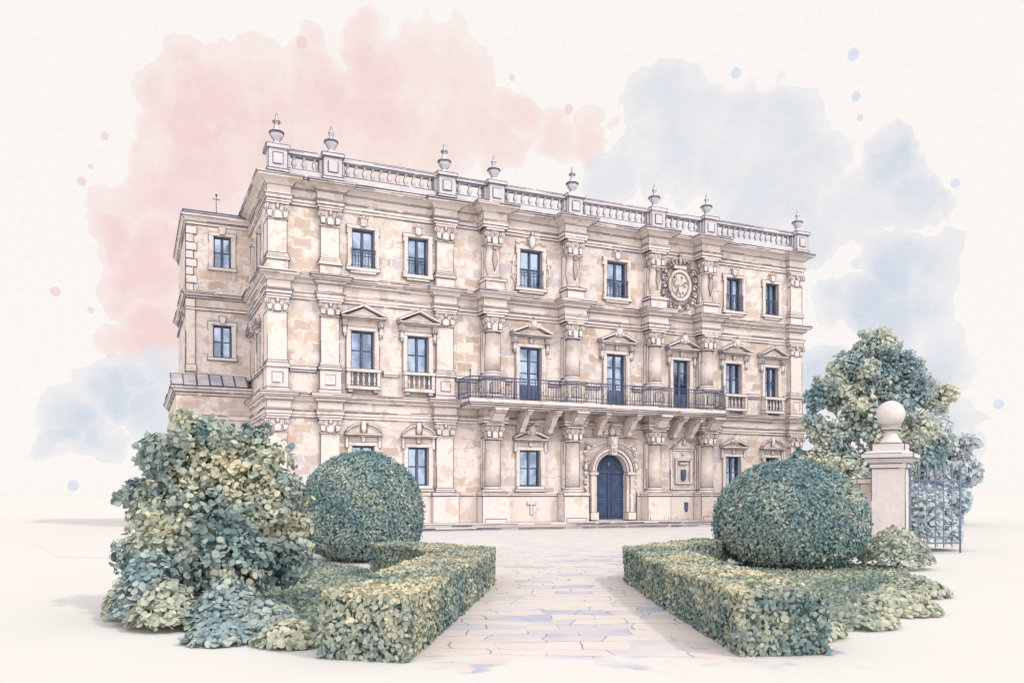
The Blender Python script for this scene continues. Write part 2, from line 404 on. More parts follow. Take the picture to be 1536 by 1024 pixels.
def middle_window(u, z0, z1, wd, label=None, balus=True, crest=False, door=False):
    h = z1 - z0; s = MB(); surround(s, wd, h, 0, .2, .1, sill=not door)
    hw = wd / 2 + .5
    s.box(-wd / 2 - .2, wd / 2 + .2, -.07, -.003, h + .2, h + .55)
    for sg in (-1, 1):
        cx = sg * (wd / 2 + .34)
        s.box(cx - .13, cx + .13, -.26, -.003, h + .2, h + .55); s.box(cx - .1, cx + .1, -.18, -.003, h - .22, h + .2); s.ball((cx, -.15, h - .25), (.1, .1, .12), 8, 5)
        s.ball((cx, -.25, h + .3), (.1, .1, .13), 8, 5)
        s.box(sg * (wd / 2 + .24) - .04, sg * (wd / 2 + .24) + .04, -.05, -.003, 0, h - .35)
    pediment(s, hw, h + .55, .5, .42, crest)
    if crest: s.ball((0, -.12, h + .38), (.15, .1, .2), 8, 5)
    o = s.build('window', TRIM, palace, (u, 0, z0), 0, .018); tag(o, label)
    pane_set(o, u, z0, z1, wd, 3 if door else 2, door, curtain=1)
    if balus:
        b = MB(); a = wd / 2 + .26
        b.box(-a - .05, a + .05, -.42, -.12, -.17, 0); b.box(-a, a, -.38, -.003, -1.06, -.88)
        for sg in (-1, 1): b.box(*sorted((sg * (a - .18), sg * a)), -.38, -.003, -.88, -.17); b.box(*sorted((sg * (a - .32), sg * (a - .06))), -.3, -.003, -1.2, -1.06)
        bo = b.build('balustrade', TRIM, o, ink=.018)
        n = 5
        for i in range(n):
            q = link('baluster', BAL_S, o, (-(a - .28) + (2 * a - .56) * i / (n - 1), -.24, -.84)); q.scale = (1, 1, 1.06)
    return o
def ground_window(u, z0, z1, wd, label=None, seg=True):
    h = z1 - z0; s = MB(); surround(s, wd, h, 0, .2, .1); s.box(-wd / 2 - .3, wd / 2 + .3, -.13, -.003, -.3, -.17)
    s.box(-wd / 2 - .2, wd / 2 + .2, -.07, -.003, h + .2, h + .48); s.prism([(-.09, h + .2), (.09, h + .2), (.13, h + .48), (-.13, h + .48)], -.16, -.07)
    pediment(s, wd / 2 + .36, h + .48, .42, .3, not seg, seg)
    for sg in (-1, 1): s.box(sg * (wd / 2 + .28) - .08, sg * (wd / 2 + .28) + .08, -.14, -.003, h - .1, h + .48)
    o = s.build('window', TRIM, palace, (u, 0, z0), 0, .018); tag(o, label)
    pane_set(o, u, z0, z1, wd, 2, curtain=1)
for i, q in enumerate(F3): upper_window(*q, label='upper window with carved scrolls beside its frame' if i == 2 else None, rail=(1, 2, 1, 1, 1, 2)[i], ornate=i == 2)
for i, q in enumerate(F2): middle_window(*q, label='glazed balcony door under a crested pediment' if i in (2, 3, 4) else None, balus=i not in (2, 3, 4), crest=i in (2, 3, 4, 5), door=i in (2, 3, 4))
for i, q in enumerate(F1): ground_window(*q, seg=i not in (2, 3))
for v, a, b, q in SW:
    s = MB(); surround(s, q, b - a, .08 if a > 12 else 0, .17, .1)
    if a < 12: pediment(s, q / 2 + .25, b - a + .3, .35, .25)
    o = s.build('window', TRIM, palace, (0, v, a), -PI / 2, .018); pane_set(o, 0, a, b, q)

# plinth, storey mouldings
base_prof = [(0, 0), (.14, 0), (.14, 1.45), (.2, 1.47), (.2, 1.58), (.1, 1.64), (0, 1.66)]
P = plan(PD - .02, CD - .02)
k = next(i for i, p in enumerate(P) if p[0] > DX)
pl = MB(); pl.sweep(P[:k] + [(DX - 1.75, 0)], base_prof); pl.sweep([(DX + 1.75, 0)] + P[k:], base_prof); pl.build('plinth', TRIM, palace, ink=IR)
def entablature(z0, z1, pr, label=None):
    H = z1 - z0; f = lambda t: z0 + t * H
    prof = [(0, z0), (.07, z0), (.07, f(.11)), (.11, f(.12)), (.11, f(.25)), (.17, f(.28)), (.17, f(.32)), (.05, f(.345)), (.05, f(.64)), (.16, f(.67)), (.2, f(.72)), (pr * .5, f(.79)), (pr * .78, f(.84)), (pr * .92, f(.86)), (pr * .92, f(.93)), (pr, f(.95)), (pr, z1), (0, z1 + .04)]
    e = MB(); e.sweep(plan(PD, CD), prof); return tag(e.build('cornice', TRIM, palace, ink=.0185, skip=.24), label)
entablature(5.42, 6.64, .44); entablature(11.35, 12.6, .48); entablature(16.05, 17.3, .6, 'heavy top cornice under the balustrade')
gaps = sorted([(u - w / 2 - .48, u + w / 2 + .48) for u, a, c, w in F2] + [(c - .7, c + .7) for c in cols] + [(-.3, 1.1), (2.45, 3.75), (8.65, 9.95), (33.1, 35)])
x = 0
for a, c in gaps:
    if a > x + .05: b = MB(); b.box(x, a, -.13, -.003, 7.82, 7.98); b.box(x, a, -.07, -.004, 7.7, 7.82); b.build('string_course', TRIM, palace, ink=IR)
    x = max(x, c)
b = MB(); b.box(-.13, -.003, 1.05, SET, 7.82, 7.98); b.build('string_course', TRIM, palace, ink=IR)
# roof
r = MB(); r.box(.3, LEN - .1, .5, DEP - .1, 17.0, 17.38, ink=False)
r.add([(-.56, 1.3, 17.36), (-.56, SET + 3, 17.36), (1.6, 1.3, 18.1), (1.6, SET + 3, 18.1)], [(0, 2, 3, 1)], ink=True)
r.add([(-.56, 1.3, 17.36), (1.6, 1.3, 18.1), (1.6, 1.3, 17.36)], [(0, 2, 1)]); r.build('roof', SLATE, palace, ink=.05)

# orders
def capital(mb, hw, h, y0, cy, z, rd=False):
    """leafy capital: bell, two rows of leaves, corner volutes, abacus"""
    if rd: mb.lathe([(hw * .96, 0), (hw * .98, h * .4), (hw * 1.15, h * .75), (hw * 1.2, h * .86)], 16, (0, cy, z), ink=False)
    else: mb.frustum((0, cy), (hw * .98, y0), (hw * 1.12, y0 + .1), z, z + h * .86, ink=False)
    mb.box(-hw * 1.25, hw * 1.25, cy - (y0 + .16 if not rd else hw * 1.25), min(cy + (y0 if not rd else hw * 1.25), -.004), z + h * .86, z + h)
    mb.box(-hw * 1.08, hw * 1.08, cy - (y0 + .06 if not rd else hw * 1.08), min(cy + (y0 if not rd else hw), -.004), z - .07, z)
    fy = cy - (y0 + .1 if not rd else hw * .98)
    for sg in (-1, 1):
        mb.disc((sg * hw * 1.02, fy + .12, z + h * .66), h * .2, .16, 10); mb.disc((sg * hw * 1.02, fy + .02, z + h * .66), h * .09, .1, 8)
        mb.prism([(sg * hw * 1.0, z + h * .1), (sg * hw * .6, z + h * .05), (sg * hw * .55, z + h * .5), (sg * hw * 1.1, z + h * .45)], fy - .03, fy + .1)
        if rd: mb.ball((sg * hw * 1.05, cy, z + h * .62), (.12, .16, h * .2), 8, 5)
    mb.ball((0, fy - .02, z + h * .72), (hw * .24, .09, h * .17), 8, 5)
    mb.prism([(-hw * .34, z), (hw * .34, z), (hw * .38, z + h * .38), (0, z + h * .55), (-hw * .38, z + h * .38)], fy - .06, fy + .1)
def pilaster(u, storey, corner=0):
    z0, zs, zc, z1 = ((0, 1.66, 4.68, 5.4), (6.66, 7.98, 10.62, 11.33), (12.62, 13.3, 15.2, 16.03))[storey]
    hw = .47; s = MB(); yd = PD
    ex = .001
    side = .95 if corner else 0
    def bx(x, d, a, c, **kw):
        if corner: # wraps round the building's corner
            if corner < 0: s.box(yd - d - u, x, -d, 1.0 + (d - yd), a, c, **kw)
            else: s.box(-x, LEN - u + d - yd, -d, 1.0 + (d - yd), a, c, **kw)
        else: s.box(-x, x, -d, -.003, a, c, **kw)
    bx(hw, yd - .06 if not corner else yd + .002, zs + .22, zc)
    bx(hw + .06, yd + .01, zs + .1, zs + .22); bx(hw + .1, yd + .06, zs, zs + .1)
    o = s.build('pilaster', TRIM, palace, (u, 0, 0), 0, IR)
    p = MB(); s = p
    bx(hw + .07, yd + .02, z0, zs - .13); bx(hw + .14, yd + .09, zs - .13, zs - .001)
    if storey < 2:
        bx(hw + .12, yd + .07, z0, z0 + .18)
        p.prism([(-.26, z0 + .42), (.26, z0 + .42), (.26, zs - .38), (-.26, zs - .38)], -yd - .045, -yd)
    p.build('pedestal', [TRIM, ASHLAR], o, ink=IR)
    c = MB(); capital(c, hw, z1 - zc, yd - .06 if not corner else yd - .06, -.0 if False else -.004, zc)
    if corner:
        s = c; bx(hw * 1.2, yd + .1, z1 - .1, z1); bx(hw * 1.05, yd + .012, zc, z1 - .1, ink=False)
        sx = -1 if corner < 0 else 1
        c.ball((-u - .02 if corner < 0 else LEN - u + .02, .4, (zc + z1) / 2), (.12, .3, .22), 8, 5); c.ball((-u - .06 if corner < 0 else LEN - u + .06, -.3, (zc + z1) / 2 + .1), (.14, .14, .16), 8, 5)
    c.build('capital', TRIM, o, ink=.016)
def column(u, storey):
    z0, zs, zc, z1 = ((0, 1.66, 4.62, 5.4), (6.66, 7.98, 10.5, 11.33), (12.62, 13.3, 15.2, 16.03))[storey]
    R = .43; cy = -CD + R + .03; s = MB()
    if storey < 2:
        s.lathe([(R, zs + .3), (R * 1.01, (zs + zc) / 2), (R * .9, zc - .12), (R * .98, zc - .11), (R * .98, zc - .05), (R * .88, zc)], 24, (0, cy, 0))
        s.lathe([(R * 1.3, zs), (R * 1.34, zs + .08), (R * 1.22, zs + .16), (R * 1.1, zs + .18), (R * 1.2, zs + .24), (R * 1.05, zs + .3)], 24, (0, cy, 0), ink=False)
        for zz, q in ((zs + .3, 1.06), (zs + .16, 1.24)): s.tube([(R * q * math.cos(t), cy + R * q * math.sin(t), zz) for t in [2 * PI * i / 24 for i in range(24)]], .018, 4, True, mat=1)
        for sg in (-1, 1):
            t = math.radians(-90 + 24.2 - 20 + sg * 89)
            s.tube([(R * math.cos(t), cy + R * math.sin(t), zs + .3), (R * math.cos(t), cy + R * math.sin(t), (zs + zc) / 2), (R * .9 * math.cos(t), cy + R * .9 * math.sin(t), zc - .1)], .017, 4, mat=1)
        s.box(-R - .1, R + .1, -.3, -.003, zs + .2, zc)
    else:   # tapering carved upper support, swelling at the middle
        q = [(.66, 0), (.72, .1), (.95, .3), (1.0, .5), (.92, .68), (.78, .85), (.86, .95), (.86, 1)]
        s.lathe([(R * a, zs + .2 + t * (zc - zs - .2)) for a, t in q], 20, (0, cy, 0), ink=False)
        mid = (zs + zc) / 2 + .1
        s.prism([(-.02, mid - .62), (.17, mid), (.08, mid + .5), (-.08, mid + .5), (-.17, mid)], cy - R - .035, cy - R * .6, mat=2)
        s.ball((0, cy - R * .8, mid + .66), (.11, .1, .13), 8, 5)
        s.lathe([(R * 1.25, zs), (R * 1.2, zs + .1), (R * .8, zs + .22)], 20, (0, cy, 0), ink=True)
        s.box(-R - .06, R + .06, -.3, -.003, zs + .1, zc)
        for sg in (-1, 1):
            t = math.radians(-90 + 4 + sg * 89)
            s.tube([(R * a * math.cos(t), cy + R * a * math.sin(t), zs + .2 + v * (zc - zs - .2)) for a, v in q], .017, 4, mat=1)
    o = s.build('column', [TRIM, INK, make_flat_cache('tan_carving', (.42, .34, .29))], palace, (u, 0, 0), 0, IR)
    p = MB(); h = .55
    p.box(-h - .02, h + .02, -CD - .06, -.003, z0, zs - .14); p.box(-h - .1, h + .1, -CD - .14, -.003, zs - .14, zs - .001)
    if storey < 2:
        p.box(-h - .09, h + .09, -CD - .13, -.003, z0, z0 + .2)
        p.prism([(-.3, z0 + .42), (.3, z0 + .42), (.3, zs - .4), (.2, zs - .32), (-.2, zs - .32), (-.3, zs - .4)], -CD - .085, -CD - .06, mat=1)
    p.build('pedestal', [TRIM, make_flat_cache('tan_carving', (.50, .42, .365))], o, ink=IR)
    c = MB(); capital(c, R, z1 - zc, 0, cy, zc, True); c.build('capital', TRIM, o, ink=.016)
_fc = {}
def make_flat_cache(n, c):
    if (n, c) not in _fc: _fc[(n, c)] = make_flat(n, c, tuple(x * .85 for x in c))
    return _fc[(n, c)]
for st in range(3):
    pilaster(.48, st, -1); pilaster(3.1, st); pilaster(9.3, st); pilaster(LEN - .48, st, 1)
    for c in cols: column(c, st)

# roof balustrade: one length per bay between the pedestals, each pedestal with its urn
ped = [.42, 3.12, 9.2, 12.08, 16.98, 22.58, 26.42, 33.72]
for i, u in enumerate(ped):
    p = MB(); h = .46; y = -.36
    p.cbox((0, 0), (h, h), .12, 1.12); p.cbox((0, 0), (h + .07, h + .07), 0, .12); p.cbox((0, 0), (h + .1, h + .1), 1.12, 1.3)
    p.prism([(-.24, .36), (.24, .36), (.24, .9), (-.24, .9)], -h - .04, -h)
    o = p.build('balustrade_pedestal', COOL, palace, (u, y, 17.34), 0, IR)
    f = MB(); tall = i in (0, 2, 4)
    pr = [(.34, 0), (.36, .06), (.3, .12), (.2, .2), (.13, .28), (.17, .32), (.30, .46), (.37, .58), (.35, .64), (.38, .67), (.24, .72), (.15, .82), (.09, .98), (.08, 1.06), (.19, 1.10), (.20, 1.14), (.08, 1.2), (.06, 1.28), (.08, 1.33), (.03, 1.42), (.015, 1.5)]
    if not tall: pr = [(.34, 0), (.36, .06), (.3, .12), (.2, .22), (.13, .3), (.18, .36), (.31, .54), (.36, .64), (.37, .68), (.22, .74), (.11, .8), (.07, .92), (.13, .98), (.15, 1.04), (.1, 1.12), (.03, 1.2), (.045, 1.26), (.015, 1.36)]
    f.lathe(pr, 18, ink=True)
    for rr, zz in ((.375, .64), (.36, .06)): f.tube([(rr * math.cos(t), rr * math.sin(t), zz) for t in [2 * PI * q / 18 for q in range(18)]], .027, 4, True, mat=1)
    for sg in (-1, 1):
        t = math.radians(-90 + 15 + sg * 88)
        f.tube([(q * math.cos(t), q * math.sin(t), z) for q, z in pr], .022, 4, mat=1)
    fo = f.build('urn_finial', [COOL, INK], o, (0, 0, 1.3), 0, .014, skip=.05)
    fo.scale = (.94, .94, 1.13)
    if i == 0: continue
    x0, x1 = ped[i - 1] + .48, u - .48
    s = MB(); s.box(x0, x1, -.56, -.16, .02, .34); s.box(x0, x1, -.6, -.12, 1.04, 1.18); s.box(x0, x1, -.55, -.17, 1.18, 1.27); s.box(x0, x0 + .16, -.52, -.2, .34, 1.04); s.box(x1 - .16, x1, -.52, -.2, .34, 1.04)
    so = s.build('balustrade', COOL, palace, (0, 0, 17.34), 0, IR)
    n = max(3, round((x1 - x0 - .5) / .42)); g0, g1 = x0 + .36, x1 - .36
    for j in range(n): link('baluster', BAL_L, so, (g0 + (g1 - g0) * j / (n - 1), -.36, .33))

# long balcony
BX0, BX1, BY = 10.05, 26.75, -1.85
bal = MB(); bal.box(BX0 + .14, BX1 - .14, BY + .14, -.002, 6.2, 6.32); bal.box(BX0 + .05, BX1 - .05, BY + .05, -.002, 6.32, 6.42); bal.box(BX0, BX1, BY, -.002, 6.42, 6.64)
bo = bal.build('balcony', TRIM, palace, ink=IR)
rl = MB(); z0, z1 = 6.72, 7.78; y = BY + .09
run = [(BX0 + .09, -.05), (BX0 + .09, y), (BX1 - .09, y), (BX1 - .09, -.05)]
for zz, rr in ((z1, .032), (z1 - .17, .02), (z0, .022), (z0 + .2, .016)): rl.tube([(a, c, zz) for a, c in run], rr, 5)
def bars(a, c, n):
    for i in range(n + 1):
        px, py = a[0] + (c[0] - a[0]) * i / n, a[1] + (c[1] - a[1]) * i / n
        rl.tube([(px, py, z0 - .08 if i % 8 == 0 else z0), (px, py, z1)], .03 if i % 8 == 0 else .016, 4)
        if i % 8 == 4:
            for zz in (z0 + .1, z1 - .085): rl.tube([(px + .085 * math.cos(t), py, zz + .085 * math.sin(t)) for t in [PI / 5 * q for q in range(10)]], .014, 4, True)
            rl.tube([(px - .1, py, z0 + .2), (px - .13, py, z0 + .42), (px, py, z0 + .55), (px + .13, py, z0 + .42), (px + .1, py, z0 + .2)], .014, 4)
        if i % 8 in (2, 6) and i < n: rl.tube(scroll(px + .06, z0 + .3, py, .1, 1.1), .013, 4)
bars(run[1], run[2], 104); bars(run[0], run[1], 10); bars(run[2], run[3], 10)
for px, py in (run[1], run[2]): rl.tube([(px, py, z0 - .08), (px, py, z1 + .26)], .034, 5); rl.ball((px, py, z1 + .3), .055, 8, 5, ink=False)
rl.build('railing', IRON, bo)
def bracket(u, big):
    t = .36 if big else .17; d = 1.62; s = MB(); top, bot = 6.2, 5.5 if big else 4.95
    y0 = -CD - .1 if big else -.005
    n = 12; pts = []
    if big: prof = [(-.1, top), (-1.72, top), (-1.72, 6.02), (-1.6, 5.94), (-1.45, 5.92), (-1.34, 5.76), (-1.2, 5.6), (-1.12, 5.5), (-.1, 5.5)]
    else: prof = [(-.005, top), (-d, top), (-d, top - .2), (-d + .1, top - .3), (-1.25, top - .34), (-1.02, top - .55), (-.82, top - .82), (-.6, top - 1.0), (-.5, top - 1.22), (-.3, top - 1.3), (-.12, top - 1.22), (-.005, top - 1.1)]
    vs = [(sx * t, yy, zz) for sx in (-1, 1) for yy, zz in prof]; m = len(prof)
    s.add(vs, [tuple(range(m)), tuple(range(2 * m - 1, m - 1, -1))] + [(i, (i + 1) % m, (i + 1) % m + m, i + m) for i in range(m)])
    s.box(-t - .05, t + .05, (-1.76 if big else -d - .04), -.5, top - .12, top - .002)
    s.build('bracket', TRIM, bo, (u, 0, 0), 0, .018)
for u in cols: bracket(u, True)
for u in (13.75, 15.5, 18.7, 20.75, 24.0, 25.2): bracket(u, False)

# door and its carved portal
pt = MB()
def arch_ring(r0, r1, y0, y1, n=22, **k):
    for i in range(n):
        a0, a1 = PI * i / n, PI * (i + 1) / n
        pt.prism([(DX + r * math.cos(a), DSP + r * math.sin(a)) for r, a in ((r0, a0), (r1, a0), (r1, a1), (r0, a1))], y0, y1, ink=False)
    for rr in (r0, r1):
        pt.tube([(DX + rr * math.cos(PI * i / n), y0, DSP + rr * math.sin(PI * i / n)) for i in range(n + 1)], .02, 4, mat=1)
arch_ring(1.035, 1.2, -.2, -.002); arch_ring(1.2, 1.42, -.28, -.002); arch_ring(1.42, 1.5, -.34, -.002)
for sg in (-1, 1):
    bx = lambda a, c, y0, z0, z1: pt.box(*sorted((DX + sg * a, DX + sg * c)), y0, -.003, z0, z1)
    bx(1.035, 1.2, -.2, .5, DSP - .2); bx(1.2, 1.46, -.28, .5, DSP - .2); bx(1.0, 1.56, -.36, DSP - .2, DSP - .08); bx(1.02, 1.52, -.32, DSP - .08, DSP)
    bx(1.0, 1.55, -.38, .06, .5); bx(1.5, 1.68, -.12, .06, DSP)
    # carved scrollwork beside the arch
    for cx, cz, r, s2 in ((1.62, 3.45, .2, 1), (1.72, 2.3, .14, -1), (1.7, 3.95, .16, 1), (1.68, 1.9, .13, 1), (1.35, 4.35, .2, -1), (1.72, 2.75, .12, 1)):
        pt.tube(scroll(DX + sg * cx, cz, -.1, r, 1.3, sg * s2), .05, 6)
    pt.ball((DX + sg * 1.72, -.1, 3.15), (.16, .1, .2), 8, 5); pt.ball((DX + sg * 1.55, -.1, 4.25), (.2, .1, .13), 8, 5)
    pt.tube([(DX + sg * .35, -.12, 4.6), (DX + sg * .8, -.12, 4.55), (DX + sg * 1.1, -.12, 4.35), (DX + sg * 1.75, -.12, 4.55)], .045, 6)
    pt.box(*sorted((DX + sg * .2, DX + sg * 1.9)), -.16, -.003, 4.92, 5.0)
    pt.tube(scroll(DX + sg * .42, 5.2, -.16, .2, 1.3, sg), .06, 6); pt.tube([(DX + sg * .2, -.16, 5.42), (DX + sg * .45, -.16, 5.12), (DX + sg * .8, -.16, 5.05)], .05, 6)
pt.prism([(DX - .16, 3.85), (DX + .16, 3.85), (DX + .26, 4.95), (DX - .26, 4.95)], -.5, -.003); pt.ball((DX, -.5, 4.6), (.16, .1, .24), 10, 6); pt.ball((DX, -.5, 4.15), (.12, .1, .18), 8, 5)
pt.ball((DX, -.2, 5.25), (.2, .16, .26), 10, 6); pt.ball((DX, -.2, 5.58), (.11, .1, .14), 8, 5)
po = pt.build('portal', [TRIM, INK], palace, ink=.017)
dr = MB(); n = 18
dr.prism([(DX - 1.02, .06), (DX + 1.02, .06)] + [(DX + 1.02 * math.cos(PI * i / n), DSP + 1.02 * math.sin(PI * i / n)) for i in range(n + 1)], .24, .33, ink=False)
dr.box(DX - .07, DX + .07, .18, .24, .08, DSP - .1); dr.box(DX - 1.02, DX + 1.02, .17, .24, DSP - .1, DSP + .06)
do = dr.build('door', DOORM, palace, ink=.018)
for sg in (-1, 1):
    for a, c in ((.28, 1.15), (1.4, 2.62)):
        q = MB(); x0, x1 = .2, .86
        q.prism([(sg * x0, a), (sg * x1, a), (sg * x1, c - .14), (sg * (x1 - .14), c), (sg * (x0 + .14), c), (sg * x0, c - .14)], .205, .241)
        q.prism([(sg * (x0 + .13), a + .13), (sg * (x1 - .13), a + .13), (sg * (x1 - .13), c - .2), (sg * (x0 + .13), c - .2)], .185, .206)
        q.build('door_panel', DOORM, do, (DX, 0, 0), 0, .015)
fl = MB()
for sg in (-1, 1):
    fl.tube(scroll(DX + sg * .35, DSP + .36, .2, .22, 1.4, sg), .026, 5); fl.tube(scroll(DX + sg * .7, DSP + .28, .2, .17, 1.3, -sg), .024, 5); fl.tube([(DX, .2, DSP + .1), (DX + sg * .4, .2, DSP + .62), (DX, .2, DSP + .88)], .022, 5)
fl.ball((DX, .2, DSP + .45), (.12, .05, .17), 8, 5, ink=False)
fl.build('fanlight_scrollwork', make_flat('pale_blue_metal', (.13, .17, .25)), do)
hb = MB(); hb.ball((DX + .14, .16, 1.3), .05, 8, 5, ink=False); hb.build('handle', IRON, do)

# niche with its blind frame, wall vents
nx = 24.9; s = MB()
for q, d in ((.95, .08), (.62, .14)):
    zb, zt = (1.85, 4.35) if q > .9 else (2.2, 3.75); t = .12
    s.box(nx - q, nx - q + t, -d, -.003, zb, zt); s.box(nx + q - t, nx + q, -d, -.003, zb, zt); s.box(nx - q + t, nx + q - t, -d, -.003, zt - t, zt); s.box(nx - q + t, nx + q - t, -d, -.003, zb, zb + t)
s.prism([(nx - .95, 4.36), (nx + .95, 4.36), (nx + .4, 4.7), (nx + .12, 5.0), (nx - .12, 5.0), (nx - .4, 4.7)], -.14, -.003)
s.ball((nx, -.16, 4.75), (.16, .1, .24), 8, 5); s.ball((nx, -.1, 4.05), (.13, .06, .09), 8, 5); s.box(nx - .3, nx + .3, -.16, -.003, 3.4, 3.52)
for sg in (-1, 1): s.tube(scroll(nx + sg * .6, 4.55, -.14, .16, 1.2, sg), .04, 5)
s.build('blind_niche', TRIM, palace, ink=.018)
for (vx, vz, hw, hh) in ((nx, 2.75, .15, .34), (nx + .15, .78, .14, .3)):
    s = MB(); s.prism([(vx - hw, vz + hh), (vx - hw, vz - hh * .4), (vx - hw * .5, vz - hh), (vx + hw * .6, vz - hh), (vx + hw, vz)] + [(vx + hw, vz + hh)], -.17, -.003, mat=0); s.build('vent', [IRON], palace)
s = MB(); s.box(14.2, 14.75, -.19, -.003, .95, 1.12); s.box(14.38, 14.58, -.17, -.003, .4, .95); s.build('vent', COOL, palace, ink=.018)

# coat of arms between the two right-hand columns
cx, cz = 24.55, 14.35; s = MB(); Y = -.005
def oval(rx, rz, n=28): rx *= .97; rz *= .83; return [(rx * math.cos(2 * PI * i / n), rz * math.sin(2 * PI * i / n)) for i in range(n)]
s.prism([(cx + a, cz + c) for a, c in oval(.82, 1.12)], -.2, Y)
s.tube([(cx + a, -.2, cz + c) for a, c in oval(.78, 1.06)], .1, 6, True); s.tube([(cx + a, -.22, cz + c) for a, c in oval(.62, .9)], .022, 4, True, mat=1)
s.tube([(cx - .3, -.24, cz - .2), (cx - .1, -.26, cz + .02), (cx + .1, -.27, cz + .22), (cx + .2, -.26, cz + .42)], [.08, .13, .13, .09], 8)
s.ball((cx + .2, -.25, cz + .5), (.13, .08, .12), 8, 5)
for l in ([(.12, .2), (.36, .26), (.42, .12)], [(.08, .1), (.3, .02), (.36, -.12)], [(-.24, -.16), (-.12, -.42), (.04, -.5)], [(-.3, -.2), (-.36, -.42), (-.24, -.58)], [(-.3, -.16), (-.5, .05), (-.42, .3), (-.3, .4)]):
    s.tube([(cx + q, -.24, cz + t) for q, t in l], .045, 6); s.tube([(cx + q + .03, -.29, cz + t - .03) for q, t in l], .017, 4, mat=1)
s.tube([(cx - .26, -.35, cz - .1), (cx - .02, -.38, cz + .16), (cx + .1, -.37, cz + .42)], .017, 4, mat=1)
for a, c, r in ((.3, -.42, .12), (.08, -.66, .1), (-.34, .52, .1)): s.ball((cx + a, -.21, cz + c), (r, .06, r * 1.1), 8, 5)

s.box(cx - .46, cx + .46, -.28, Y, cz + 1.0, cz + 1.2)
for i in range(5):
    a = -.34 + .17 * i; s.tube([(cx + a * 1.1, -.24, cz + 1.2), (cx + a * 1.9, -.28, cz + 1.45), (cx + a * 1.2, -.24, cz + 1.7 - abs(a) * .3)], .075, 6); s.tube([(cx + a * 1.1 + .08, -.26, cz + 1.2), (cx + a * 1.9 + .08, -.34, cz + 1.45), (cx + a * 1.2 + .06, -.28, cz + 1.7 - abs(a) * .3)], .02, 4, mat=1); s.ball((cx + a * .9, -.2, cz + 1.7 - abs(a) * .3), .08, 8, 5)
s.ball((cx, -.2, cz + 1.86), (.09, .08, .11), 8, 5)
for sg in (-1, 1):
    for a, c, r, q in ((1.0, .85, .22, 1), (1.16, .42, .2, -1), (1.1, -.05, .22, 1), (1.14, -.5, .2, -1), (.98, -.92, .24, 1), (.6, -1.26, .2, -1), (.62, 1.28, .2, 1), (.22, -1.42, .16, 1)):
        s.tube(scroll(cx + sg * a, cz + c, -.12, r, 1.35, sg * q), .065, 6); s.tube(scroll(cx + sg * a, cz + c, -.19, r + .05, 1.3, sg * q), .026, 4, mat=1); s.tube(scroll(cx + sg * a * .82, cz + c * .97 + .14, -.14, r * .7, 1.2, -sg * q), .04, 6); s.tube(scroll(cx + sg * a * .82, cz + c * .97 + .14, -.18, r * .75, 1.2, -sg * q), .02, 4, mat=1)
        s.ball((cx + sg * a, -.1, cz + c), (r * .5, .08, r * .5), 8, 5)
    for i in range(5):
        t = i / 4; s.tube([(cx + sg * (1.02 + .12 * math.sin(t * 9)), -.1, cz + .95 - 1.9 * t), (cx + sg * (1.28 + .06 * math.cos(t * 7)), -.13, cz + .78 - 1.9 * t)], .055, 6)
s.ball((cx, -.12, cz - 1.36), (.2, .12, .16), 8, 5)
s.build('coat_of_arms', [TRIM, INK], palace, ink=.02)

# left wing, set back
WX = -3.36; ww = MB(); wh = [(-1.5, 14.15, 15.9, .92), (-1.5, 9.15, 10.95, .98)]
wall_grid(ww, WX, 0, 0, 16.5, [(u - q / 2, u + q / 2, a, c) for u, a, c, q in wh])
ww.add([(WX, 0, 0), (WX, 0, 16.5), (WX, 9, 16.5), (WX, 9, 0)], [(0, 1, 2, 3)], ink=False)
ww.build('wing_wall', [ASHLAR, TRIM, ROOM], palace, (0, SET, 0))
for u, a, c, q in wh:
    s = MB(); surround(s, q, c - a, .08, .2, .05)
    s.prism([(-.13, c - a + .1), (.13, c - a + .1), (.2, c - a + .5), (-.2, c - a + .5)], -.12, -.003)
    o = s.build('window', TRIM, palace, (u, SET, a), 0, .018); pane_set(o, u, a, c, q)
wp = lambda: [(WX, SET + 9), (WX, SET), (-.003, SET)]
s = MB(); f = lambda a, p: [(0, a), (.05, a), (.05, a + p * .3), (.14, a + p * .35), (.2, a + p * .6), (.3, a + p * .75), (.3, a + p), (0, a + p + .03)]
s.sweep(wp(), f(16.4, .55)); s.sweep(wp(), f(12.35, .35)); s.sweep(wp(), [(0, 11.7), (.07, 11.7), (.07, 11.85), (0, 11.88)]); s.build('wing_cornice', TRIM, palace, ink=IR)
s = MB(); s.box(WX - .06, WX + .5, SET - .08, SET + .5, 8.3, 8.7); s.box(WX - .04, WX + .44, SET - .06, SET + .44, 8.7, 12.3)
zz = 12.72
while zz < 16.3: s.box(WX - .05, WX + (.52 if int(zz / .45) % 2 else .34), SET - .06, SET + .4, zz, min(zz + .42, 16.36)); zz += .45
s.build('wing_pilaster', TRIM, palace, ink=IR)
s = MB(); s.box(WX - .2, -.01, SET - .2, SET + 9, 16.97, 17.12); s.add([(WX - .2, SET - .2, 17.12), (-.01, SET - .2, 17.12), (-.01, SET + 4, 17.9), (WX + 1.5, SET + 4, 17.9), (WX - .2, SET + 9, 17.12)], [(0, 1, 2, 3), (0, 3, 4)]); s.build('wing_roof', SLATE, palace, ink=.04)
s = MB(); s.tube([(-1.8, SET + .2, 17.1), (-1.8, SET + .2, 18.3)], .022, 5); s.tube([(-2.0, SET + .2, 18.0), (-1.6, SET + .2, 18.0)], .025, 5); s.ball((-1.8, SET + .2, 18.25), .07, 8, 5, ink=False); s.build('weather_vane', IRON, palace)
